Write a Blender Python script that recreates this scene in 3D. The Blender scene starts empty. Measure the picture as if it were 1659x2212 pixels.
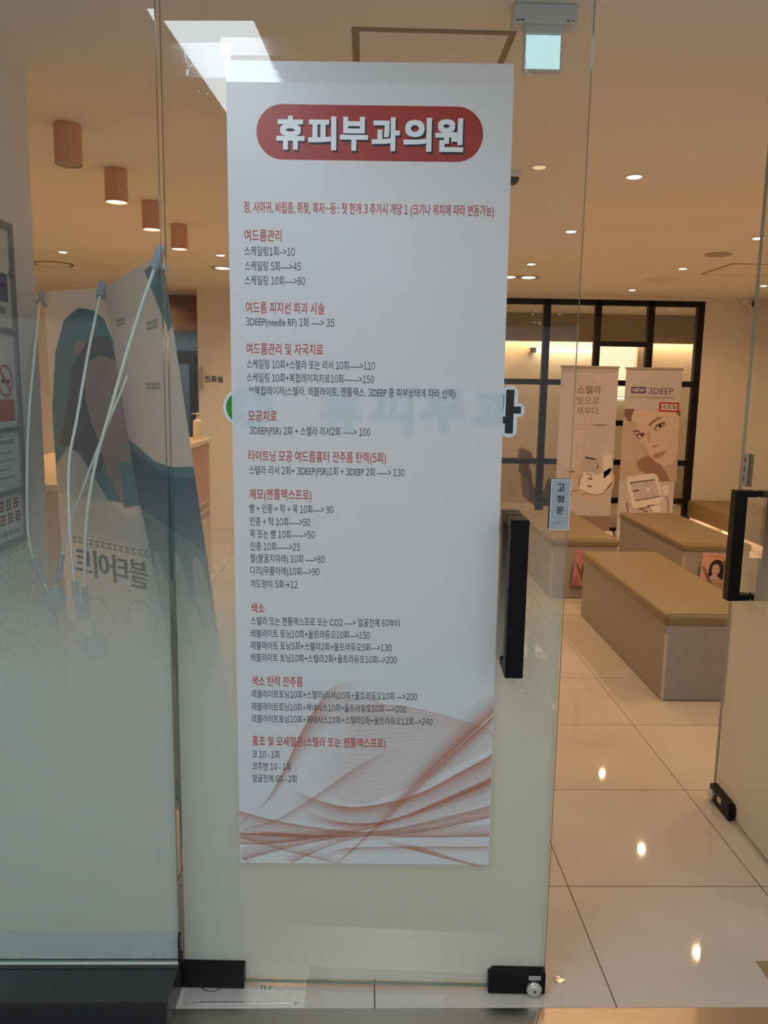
import bpy, bmesh, math, random
from mathutils import Vector, Matrix

S = bpy.context.scene
COL = S.collection
random.seed(4)
PI = math.pi

# ------------------------------------------------------------------ camera
cam_data = bpy.data.cameras.new('camera')
cam = bpy.data.objects.new('camera', cam_data)
COL.objects.link(cam)
cam_data.sensor_fit = 'VERTICAL'
cam_data.sensor_height = 36.0
cam_data.lens = 36.0 * 1733.36 / 2212.0
cam_data.clip_start = 0.02
cam_data.clip_end = 60
EYE = Vector((0, 0, 1.51))
PITCH, YAW, ROLL = 0.155068, 0.0244714, 0.0161775
fwd = Vector((0, math.cos(PITCH), -math.sin(PITCH)))
upv = Vector((0, math.sin(PITCH), math.cos(PITCH)))
rgt = Vector((1, 0, 0))
Rz = Matrix.Rotation(-YAW, 3, 'Z')
fwd, upv, rgt = Rz @ fwd, Rz @ upv, Rz @ rgt
cr, sr = math.cos(ROLL), math.sin(ROLL)
rgt, upv = cr * rgt + sr * upv, cr * upv - sr * rgt
mw = Matrix((rgt, upv, -fwd)).transposed().to_4x4()
mw.translation = EYE
cam.matrix_world = mw
S.camera = cam

# ------------------------------------------------------------------ world, exposure, light constants
world = bpy.data.worlds.new('world')
S.world = world
world.use_nodes = True
world.node_tree.nodes['Background'].inputs[0].default_value = (0.75, 0.85, 1.0, 1)
world.node_tree.nodes['Background'].inputs[1].default_value = 0.05
S.view_settings.view_transform = 'Standard'
S.view_settings.look = 'None'
S.view_settings.gamma = 1
S.view_settings.exposure = 0.0
S.view_settings.use_curve_mapping = False
S.cycles.transparent_max_bounces = 40
S.cycles.max_bounces = 10
S.cycles.diffuse_bounces = 6
S.cycles.use_denoising = True
S.cycles.sample_clamp_indirect = 6.0

WARM = (1.0, 0.625, 0.315)
WARM_LAMP = (1.0, 0.50, 0.16)
COOL = (0.75, 0.90, 1.0)
DOWNLIGHT_W = 21.0
PENDANT_W = 9.0
PANEL_EMIT = 9.5
ADDED_PANEL_EMIT = 6.9
CORRIDOR_W = 7.0
COVE_W = 46.0


# ------------------------------------------------------------------ helpers: materials
def new_mat(name):
    m = bpy.data.materials.new(name)
    m.use_nodes = True
    nt = m.node_tree
    nt.nodes.clear()
    out = nt.nodes.new('ShaderNodeOutputMaterial')
    return m, nt, out


def mat(name, col, rough=0.6, metal=0.0, spec=0.5, noise=0.0, nscale=30.0, bump=0.0, coat=0.0, stretch=None):
    m, nt, out = new_mat(name)
    b = nt.nodes.new('ShaderNodeBsdfPrincipled')
    b.inputs['Base Color'].default_value = (*col, 1)
    b.inputs['Roughness'].default_value = rough
    b.inputs['Metallic'].default_value = metal
    b.inputs['Specular IOR Level'].default_value = spec
    b.inputs['Coat Weight'].default_value = coat
    nt.links.new(b.outputs[0], out.inputs[0])
    if noise or bump:
        tc = nt.nodes.new('ShaderNodeTexCoord')
        mp = nt.nodes.new('ShaderNodeMapping')
        if stretch:
            mp.inputs['Scale'].default_value = stretch
        n = nt.nodes.new('ShaderNodeTexNoise')
        n.inputs['Scale'].default_value = nscale
        n.inputs['Detail'].default_value = 4
        nt.links.new(tc.outputs['Object'], mp.inputs[0])
        nt.links.new(mp.outputs[0], n.inputs['Vector'])
        if noise:
            mr = nt.nodes.new('ShaderNodeMapRange')
            mr.inputs['From Min'].default_value = 0.3
            mr.inputs['From Max'].default_value = 0.7
            mr.inputs['To Min'].default_value = 1 - noise
            mr.inputs['To Max'].default_value = 1 + noise
            mx = nt.nodes.new('ShaderNodeVectorMath')
            mx.operation = 'SCALE'
            mx.inputs[0].default_value = col
            nt.links.new(n.outputs['Fac'], mr.inputs['Value'])
            nt.links.new(mr.outputs[0], mx.inputs['Scale'])
            nt.links.new(mx.outputs[0], b.inputs['Base Color'])
        if bump:
            bp = nt.nodes.new('ShaderNodeBump')
            bp.inputs['Strength'].default_value = bump
            bp.inputs['Distance'].default_value = 0.002
            nt.links.new(n.outputs['Fac'], bp.inputs['Height'])
            nt.links.new(bp.outputs[0], b.inputs['Normal'])
    return m


def emit(name, col, strength):
    m, nt, out = new_mat(name)
    e = nt.nodes.new('ShaderNodeEmission')
    e.inputs[0].default_value = (*col, 1)
    e.inputs[1].default_value = strength
    nt.links.new(e.outputs[0], out.inputs[0])
    return m


def glass_mat(name, tint, ior=1.5, rough=0.0, gain=1.0, bump=0.0):
    """Thin clear pane: tinted pass-through plus a Fresnel mirror."""
    m, nt, out = new_mat(name)
    t = nt.nodes.new('ShaderNodeBsdfTransparent')
    t.inputs[0].default_value = (*tint, 1)
    g = nt.nodes.new('ShaderNodeBsdfGlossy')
    g.inputs['Roughness'].default_value = rough
    fr = nt.nodes.new('ShaderNodeFresnel')
    fr.inputs[0].default_value = ior
    mu = nt.nodes.new('ShaderNodeMath')
    mu.operation = 'MULTIPLY'
    mu.use_clamp = True
    mu.inputs[1].default_value = gain
    mix = nt.nodes.new('ShaderNodeMixShader')
    ge = nt.nodes.new('ShaderNodeNewGeometry')
    inv = nt.nodes.new('ShaderNodeMath')
    inv.operation = 'SUBTRACT'
    inv.inputs[0].default_value = 1.0
    nt.links.new(ge.outputs['Backfacing'], inv.inputs[1])
    fb = nt.nodes.new('ShaderNodeMath')
    fb.operation = 'MULTIPLY'
    nt.links.new(mu.outputs[0], fb.inputs[0])
    nt.links.new(inv.outputs[0], fb.inputs[1])
    nt.links.new(fr.outputs[0], mu.inputs[0])
    nt.links.new(fb.outputs[0], mix.inputs[0])
    nt.links.new(t.outputs[0], mix.inputs[1])
    nt.links.new(g.outputs[0], mix.inputs[2])
    nt.links.new(mix.outputs[0], out.inputs[0])
    if bump:
        tc = nt.nodes.new('ShaderNodeTexCoord')
        n = nt.nodes.new('ShaderNodeTexNoise')
        n.inputs['Scale'].default_value = 45
        bp = nt.nodes.new('ShaderNodeBump')
        bp.inputs['Strength'].default_value = bump
        nt.links.new(tc.outputs['Object'], n.inputs['Vector'])
        nt.links.new(n.outputs['Fac'], bp.inputs['Height'])
        nt.links.new(bp.outputs[0], g.inputs['Normal'])
    return m


def film_mat(name, pitch, z_clear, z_mid, z_full, axis='X'):
    """Printed frosted film: a halftone of white dots that thickens downwards."""
    m, nt, out = new_mat(name)
    N = nt.nodes.new
    L = nt.links.new
    tc = N('ShaderNodeTexCoord')
    sp = N('ShaderNodeSeparateXYZ')
    L(tc.outputs['Object'], sp.inputs[0])

    def mth(op, a, b=None, clamp=False):
        n = N('ShaderNodeMath')
        n.operation = op
        n.use_clamp = clamp
        for i, q in enumerate((a, b)):
            if q is None:
                continue
            if isinstance(q, (int, float)):
                n.inputs[i].default_value = q
            else:
                L(q, n.inputs[i])
        return n.outputs[0]
    x, z = sp.outputs[axis], sp.outputs['Z']
    k = 2 * PI / pitch
    ca = mth('COSINE', mth('MULTIPLY', mth('ADD', x, z), k))
    cb = mth('COSINE', mth('MULTIPLY', mth('SUBTRACT', x, z), k))
    f = mth('ADD', mth('MULTIPLY', mth('ADD', ca, cb), 0.25), 0.5)
    cr_ = N('ShaderNodeMapRange')
    cr_.inputs['From Min'].default_value = z_clear
    cr_.inputs['From Max'].default_value = z_mid
    cr_.inputs['To Min'].default_value = 0.0
    cr_.inputs['To Max'].default_value = 0.87
    L(z, cr_.inputs['Value'])
    cr2 = N('ShaderNodeMapRange')
    cr2.inputs['From Min'].default_value = z_mid
    cr2.inputs['From Max'].default_value = z_full
    cr2.inputs['To Min'].default_value = 0.0
    cr2.inputs['To Max'].default_value = 0.15
    L(z, cr2.inputs['Value'])
    c = mth('ADD', cr_.outputs[0], cr2.outputs[0])
    op = N('ShaderNodeMapRange')
    op.inputs['From Min'].default_value = -0.04
    op.inputs['From Max'].default_value = 0.04
    L(mth('SUBTRACT', f, mth('SUBTRACT', 1.0, c)), op.inputs['Value'])
    tr = N('ShaderNodeBsdfTransparent')
    df = N('ShaderNodeBsdfDiffuse')
    df.inputs[0].default_value = (0.79, 0.80, 0.755, 1)
    tl = N('ShaderNodeBsdfTranslucent')
    tl.inputs[0].default_value = (0.72, 0.76, 0.72, 1)
    m1 = N('ShaderNodeMixShader')
    m1.inputs[0].default_value = 0.27
    L(df.outputs[0], m1.inputs[1])
    L(tl.outputs[0], m1.inputs[2])
    m2 = N('ShaderNodeMixShader')
    L(op.outputs[0], m2.inputs[0])
    L(tr.outputs[0], m2.inputs[1])
    L(m1.outputs[0], m2.inputs[2])
    L(m2.outputs[0], out.inputs[0])
    return m


def tile_mat():
    m, nt, out = new_mat('polished_tile')
    N = nt.nodes.new
    L = nt.links.new
    tc = N('ShaderNodeTexCoord')
    sp = N('ShaderNodeSeparateXYZ')
    L(tc.outputs['Object'], sp.inputs[0])

    def groove(src, off):
        a = N('ShaderNodeMath'); a.operation = 'SUBTRACT'; a.inputs[1].default_value = off
        L(src, a.inputs[0])
        w = N('ShaderNodeMath'); w.operation = 'PINGPONG'; w.inputs[1].default_value = 0.3
        L(a.outputs[0], w.inputs[0])
        c = N('ShaderNodeMath'); c.operation = 'LESS_THAN'; c.inputs[1].default_value = 0.0016
        L(w.outputs[0], c.inputs[0])
        return c.outputs[0]
    gx = groove(sp.outputs[0], 0.04)
    gy = groove(sp.outputs[1], 0.448)
    mx = N('ShaderNodeMath'); mx.operation = 'MAXIMUM'
    L(gx, mx.inputs[0]); L(gy, mx.inputs[1])
    n = N('ShaderNodeTexNoise'); n.inputs['Scale'].default_value = 3.0; n.inputs['Detail'].default_value = 6
    L(tc.outputs['Object'], n.inputs['Vector'])
    rmp = N('ShaderNodeValToRGB')
    rmp.color_ramp.elements[0].position = 0.35
    rmp.color_ramp.elements[0].color = (0.60, 0.545, 0.50, 1)
    rmp.color_ramp.elements[1].position = 0.68
    rmp.color_ramp.elements[1].color = (0.66, 0.605, 0.555, 1)
    L(n.outputs['Fac'], rmp.inputs[0])
    mc = N('ShaderNodeMix'); mc.data_type = 'RGBA'
    L(mx.outputs[0], mc.inputs['Factor'])
    L(rmp.outputs[0], mc.inputs['A'])
    mc.inputs['B'].default_value = (0.07, 0.045, 0.028, 1)
    b = N('ShaderNodeBsdfPrincipled')
    L(mc.outputs['Result'], b.inputs['Base Color'])
    rr = N('ShaderNodeMath'); rr.operation = 'MULTIPLY_ADD'
    rr.inputs[1].default_value = 0.5; rr.inputs[2].default_value = 0.035
    L(mx.outputs[0], rr.inputs[0])
    L(rr.outputs[0], b.inputs['Roughness'])
    b.inputs['Specular IOR Level'].default_value = 0.5
    L(b.outputs[0], out.inputs[0])
    return m


def paper_mat(name, col, transl=0.2, rough=0.4, spec=0.5):
    m, nt, out = new_mat(name)
    b = nt.nodes.new('ShaderNodeBsdfPrincipled')
    b.inputs['Base Color'].default_value = (*col, 1)
    b.inputs['Roughness'].default_value = rough
    b.inputs['Specular IOR Level'].default_value = spec
    t = nt.nodes.new('ShaderNodeBsdfTranslucent')
    t.inputs[0].default_value = (*[min(1, c * 1.02) for c in col], 1)
    mx = nt.nodes.new('ShaderNodeMixShader')
    mx.inputs[0].default_value = transl
    nt.links.new(b.outputs[0], mx.inputs[1])
    nt.links.new(t.outputs[0], mx.inputs[2])
    nt.links.new(mx.outputs[0], out.inputs[0])
    return m


def veil_mat():
    """Red-brown printed veil; per-vertex 'a' is ink density, 'v' counts the fine lines."""
    m, nt, out = new_mat('ribbon_ink')
    N = nt.nodes.new
    L = nt.links.new
    at = N('ShaderNodeAttribute'); at.attribute_name = 'ink'
    sp = N('ShaderNodeSeparateXYZ')
    L(at.outputs['Vector'], sp.inputs[0])
    s = N('ShaderNodeMath'); s.operation = 'SINE'
    k = N('ShaderNodeMath'); k.operation = 'MULTIPLY'; k.inputs[1].default_value = 130
    L(sp.outputs[1], k.inputs[0]); L(k.outputs[0], s.inputs[0])
    w = N('ShaderNodeMath'); w.operation = 'MULTIPLY_ADD'; w.inputs[1].default_value = 0.22; w.inputs[2].default_value = 0.8
    L(s.outputs[0], w.inputs[0])
    a = N('ShaderNodeMath'); a.operation = 'MULTIPLY'; a.use_clamp = True
    L(w.outputs[0], a.inputs[0]); L(sp.outputs[0], a.inputs[1])
    t = N('ShaderNodeBsdfTransparent')
    b = N('ShaderNodeBsdfPrincipled')
    b.inputs['Base Color'].default_value = (0.60, 0.20, 0.10, 1)
    b.inputs['Roughness'].default_value = 0.4
    mx = N('ShaderNodeMixShader')
    L(a.outputs[0], mx.inputs[0]); L(t.outputs[0], mx.inputs[1]); L(b.outputs[0], mx.inputs[2])
    L(mx.outputs[0], out.inputs[0])
    return m


def tape_mat(name, alpha, rough, seed):
    m, nt, out = new_mat(name)
    N = nt.nodes.new
    L = nt.links.new
    tc = N('ShaderNodeTexCoord')
    mp = N('ShaderNodeMapping')
    mp.inputs['Location'].default_value = (seed, seed, seed)
    mp.inputs['Scale'].default_value = (0.35, 1, 2.2)
    n = N('ShaderNodeTexNoise'); n.inputs['Scale'].default_value = 60; n.inputs['Detail'].default_value = 5
    L(tc.outputs['Object'], mp.inputs[0]); L(mp.outputs[0], n.inputs['Vector'])
    bp = N('ShaderNodeBump'); bp.inputs['Strength'].default_value = 0.12; bp.inputs['Distance'].default_value = 0.001
    L(n.outputs['Fac'], bp.inputs['Height'])
    t = N('ShaderNodeBsdfTransparent')
    g = N('ShaderNodeBsdfGlossy'); g.inputs['Roughness'].default_value = rough
    L(bp.outputs[0], g.inputs['Normal'])
    mx = N('ShaderNodeMixShader'); mx.inputs[0].default_value = alpha
    L(t.outputs[0], mx.inputs[1]); L(g.outputs[0], mx.inputs[2])
    L(mx.outputs[0], out.inputs[0])
    return m


def brushed_mat():
    m = mat('brushed_steel', (0.46, 0.42, 0.38), 0.30, 1.0, noise=0.08, nscale=40, stretch=(0.4, 14, 14))
    nt = m.node_tree
    b = [n for n in nt.nodes if n.type == 'BSDF_PRINCIPLED'][0]
    b.inputs['Anisotropic'].default_value = 0.5
    c = nt.nodes.new('ShaderNodeCombineXYZ')
    c.inputs[0].default_value = 1.0
    nt.links.new(c.outputs[0], b.inputs['Tangent'])
    return m


# ------------------------------------------------------------------ helpers: geometry
class MB:
    def __init__(self):
        self.v, self.f, self.mi = [], [], []

    def quad(self, *pts, mi=0):
        n = len(self.v)
        self.v += [tuple(p) for p in pts]
        self.f.append(tuple(range(n, n + len(pts))))
        self.mi.append(mi)
        return self

    def box(self, x0, x1, y0, y1, z0, z1, mi=0):
        n = len(self.v)
        self.v += [(x0, y0, z0), (x1, y0, z0), (x1, y1, z0), (x0, y1, z0),
                   (x0, y0, z1), (x1, y0, z1), (x1, y1, z1), (x0, y1, z1)]
        for q in ((0, 3, 2, 1), (4, 5, 6, 7), (0, 1, 5, 4), (1, 2, 6, 5), (2, 3, 7, 6), (3, 0, 4, 7)):
            self.f.append(tuple(n + i for i in q))
            self.mi.append(mi)
        return self

    def poly_y(self, pts, y, mi=0):
        """flat polygon in the XZ plane facing -Y (points given in any order round the outline)"""
        area = sum(pts[i][0] * pts[(i + 1) % len(pts)][1] - pts[(i + 1) % len(pts)][0] * pts[i][1] for i in range(len(pts)))
        if area < 0:
            pts = pts[::-1]
        return self.quad(*[(p[0], y, p[1]) for p in pts], mi=mi)

    def disc_y(self, cx, cz, r, y, n=32, ry=None, mi=0):
        ry = ry or r
        return self.poly_y([(cx + r * math.cos(2 * PI * i / n), cz + ry * math.sin(2 * PI * i / n)) for i in range(n)], y, mi)

    def ring_y(self, cx, cz, r0, r1, y, n=40, ratio=1.0, mi=0):
        for i in range(n):
            a, b = 2 * PI * i / n, 2 * PI * (i + 1) / n
            self.quad((cx + r0 * math.cos(a), y, cz + r0 * ratio * math.sin(a)), (cx + r1 * math.cos(a), y, cz + r1 * ratio * math.sin(a)),
                      (cx + r1 * math.cos(b), y, cz + r1 * ratio * math.sin(b)), (cx + r0 * math.cos(b), y, cz + r0 * ratio * math.sin(b)), mi=mi)
        return self

    def prism(self, pts, lo, hi, axis='z', mi=0):
        """extrude an outline along an axis; pts are the two other coordinates in order"""
        n = len(pts)
        def P(p, h):
            return {'z': (p[0], p[1], h), 'y': (p[0], h, p[1]), 'x': (h, p[0], p[1])}[axis]
        k = len(self.v)
        self.v += [P(p, lo) for p in pts] + [P(p, hi) for p in pts]
        self.f.append(tuple(range(k + n - 1, k - 1, -1))); self.mi.append(mi)
        self.f.append(tuple(range(k + n, k + 2 * n))); self.mi.append(mi)
        for i in range(n):
            j = (i + 1) % n
            self.f.append((k + i, k + j, k + n + j, k + n + i)); self.mi.append(mi)
        return self

    def lathe(self, prof, c=(0, 0, 0), n=32, axis='z', mi=0):
        k = len(self.v)
        m = len(prof)
        for r, h in prof:
            for i in range(n):
                a = 2 * PI * i / n
                p = (r * math.cos(a), r * math.sin(a), h)
                if axis == 'y':
                    p = (p[0], -p[2], p[1])
                if axis == 'x':
                    p = (-p[2], p[0], p[1])
                self.v.append((c[0] + p[0], c[1] + p[1], c[2] + p[2]))
        for j in range(m - 1):
            for i in range(n):
                i2 = (i + 1) % n
                self.f.append((k + j * n + i, k + j * n + i2, k + (j + 1) * n + i2, k + (j + 1) * n + i)); self.mi.append(mi)
        self.f.append(tuple(k + i for i in range(n - 1, -1, -1))); self.mi.append(mi)
        self.f.append(tuple(k + (m - 1) * n + i for i in range(n))); self.mi.append(mi)
        return self

    def tube(self, path, r, n=10, mi=0):
        path = [Vector(p) for p in path]
        rs = r if isinstance(r, (list, tuple)) else [r] * len(path)
        k = len(self.v)
        ref = Vector((0.31, 0.92, 0.24))
        for i, p in enumerate(path):
            d = (path[min(i + 1, len(path) - 1)] - path[max(i - 1, 0)]).normalized()
            a = d.cross(ref).normalized()
            b = d.cross(a)
            for j in range(n):
                t = 2 * PI * j / n
                self.v.append(tuple(p + (a * math.cos(t) + b * math.sin(t)) * rs[i]))
        for i in range(len(path) - 1):
            for j in range(n):
                j2 = (j + 1) % n
                self.f.append((k + i * n + j, k + i * n + j2, k + (i + 1) * n + j2, k + (i + 1) * n + j)); self.mi.append(mi)
        self.f.append(tuple(k + j for j in range(n - 1, -1, -1))); self.mi.append(mi)
        self.f.append(tuple(k + (len(path) - 1) * n + j for j in range(n))); self.mi.append(mi)
        return self

    def build(self, name, mats, parent=None, bevel=0.0, seg=3, smooth=False):
        me = bpy.data.meshes.new(name)
        me.from_pydata(self.v, [], self.f)
        for m in (mats if isinstance(mats, (list, tuple)) else [mats]):
            me.materials.append(m)
        me.polygons.foreach_set('material_index', self.mi)
        if smooth:
            me.polygons.foreach_set('use_smooth', [True] * len(me.polygons))
        me.update()
        o = bpy.data.objects.new(name, me)
        COL.objects.link(o)
        if parent:
            o.parent = parent
        if bevel:
            b = o.modifiers.new('bevel', 'BEVEL')
            b.width = bevel
            b.segments = seg
            b.limit_method = 'ANGLE'
            b.harden_normals = False
        if smooth:
            try:
                me.set_sharp_from_angle(angle=math.radians(40))
            except Exception:
                pass
        return o


def tag(o, label=None, cat=None, group=None, kind=None):
    if label: o['label'] = label
    if cat: o['category'] = cat
    if group: o['group'] = group
    if kind: o['kind'] = kind
    return o


def thing(name, label, cat, loc=(0, 0, 0), rz=0.0, group=None):
    o = bpy.data.objects.new(name, None)
    o.empty_display_size = 0.05
    COL.objects.link(o)
    o.location = loc
    o.rotation_euler = (0, 0, rz)
    return tag(o, label, cat, group)


def copy_tree(o, parent=None):
    c = o.copy()
    COL.objects.link(c)
    if parent:
        c.parent = parent
    for ch in list(o.children):
        copy_tree(ch, c)
    return c


def struct(name, mb, m, **kw):
    return tag(mb.build(name, m, **kw), kind='structure')


def smooth_path(pts, n=40):
    """Catmull-Rom through the points"""
    P = [Vector(p) for p in pts]
    P = [P[0] * 2 - P[1]] + P + [P[-1] * 2 - P[-2]]
    out = []
    segs = len(P) - 3
    for i in range(n + 1):
        t = i / n * segs
        k = min(int(t), segs - 1)
        u = t - k
        a, b, c, d = P[k:k + 4]
        out.append(0.5 * ((2 * b) + (c - a) * u + (2 * a - 5 * b + 4 * c - d) * u * u + (3 * b - a - 3 * c + d) * u ** 3))
    return out


def raw_text(s):
    cu = bpy.data.curves.new('lettering', 'FONT')
    cu.body = s
    cu.size = 1.0
    cu.resolution_u = 3
    o = bpy.data.objects.new('lettering', cu)
    COL.objects.link(o)
    dg = bpy.context.evaluated_depsgraph_get()
    me = bpy.data.meshes.new_from_object(o.evaluated_get(dg))
    bpy.data.objects.remove(o)
    bpy.data.curves.remove(cu)
    v = [(q.co.x, q.co.y) for q in me.vertices]
    f = [tuple(p.vertices) for p in me.polygons]
    bpy.data.meshes.remove(me)
    return v, f


GLYPHS = {}
REF = max(p[0] for p in raw_text('가')[0])


def glyph(c):
    """outline of one character and its advance; figures are taken from the wide set of the same hand"""
    if c not in GLYPHS:
        if c.isdigit():
            v, f = raw_text(chr(ord(c) + 0xFEE0))
            x0 = min(p[0] for p in v)
            w = max(p[0] for p in v) - x0
            GLYPHS[c] = ([(p[0] - x0 + 0.045, p[1]) for p in v], f, w + 0.09)
        else:
            v, f = raw_text(c) if c != ' ' else ([], [])
            GLYPHS[c] = (v, f, max(p[0] for p in raw_text(c + '가')[0]) - REF)
    return GLYPHS[c]


def text_mesh(s, size=1.0):
    """lettering as a mesh in the XZ plane facing -Y, left/baseline at the origin"""
    V, F, x = [], [], 0.0
    for c in s:
        v, f, adv = glyph(c)
        k = len(V)
        V += [((p[0] + x) * size, 0.0, p[1] * size) for p in v]
        F += [tuple(k + i for i in q) for q in f]
        x += adv
    me = bpy.data.meshes.new('lettering')
    me.from_pydata(V, [], F)
    return me


def text(name, s, parent, m, x, z, y, width=None, height=None, size=0.02, bold=0.0, mirror=False):
    """x = left edge, z = middle height; width / height stretch the lettering's own box"""
    me = text_mesh(s, size)
    if width: width -= 2 * bold
    if height: height -= 2 * bold
    xs = [v.co.x for v in me.vertices]
    zs = [v.co.z for v in me.vertices]
    x0, x1, z0, z1 = min(xs), max(xs), min(zs), max(zs)
    kx = width / (x1 - x0) if width else 1.0
    kz = height / (z1 - z0) if height else 1.0
    if not width and height:
        kx = kz
    zc = (z0 + z1) / 2
    for v in me.vertices:
        px = (v.co.x - x0) * kx
        if mirror:
            px = (x1 - x0) * kx - px
        v.co = (x + bold + px, y, z + (v.co.z - zc) * kz)
    if mirror:
        me.flip_normals()
    if bold:
        bm = bmesh.new()
        bm.from_mesh(me)
        base = [[v.co.copy() for v in f.verts] for f in bm.faces]
        rings = max(1, math.ceil(bold / 0.003))
        nd = 8 if bold < 0.004 else 16
        for ri in range(1, rings + 1):
            for i in range(nd):
                a = 2 * PI * i / nd
                q = 1.0 if bold > 0.01 else 1.0 / max(abs(math.cos(a)), abs(math.sin(a)))
                d = Vector((math.cos(a), 0, math.sin(a))) * (q * bold * ri / rings)
                for f in base:
                    bm.faces.new([bm.verts.new(c + d + Vector((0, -3e-6 * ((ri - 1) * nd + i + 1), 0))) for c in f])
        bm.to_mesh(me)
        bm.free()
    me.materials.clear()
    me.materials.append(m)
    me.update()
    o = bpy.data.objects.new(name, me)
    COL.objects.link(o)
    o.parent = parent
    return o


def round_rect(x0, x1, z0, z1, r, n=6):
    pts = []
    for cx, cz, a0 in ((x1 - r, z1 - r, 0), (x0 + r, z1 - r, 90), (x0 + r, z0 + r, 180), (x1 - r, z0 + r, 270)):
        for i in range(n + 1):
            a = math.radians(a0 + 90 * i / n)
            pts.append((cx + r * math.cos(a), cz + r * math.sin(a)))
    return pts


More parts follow.
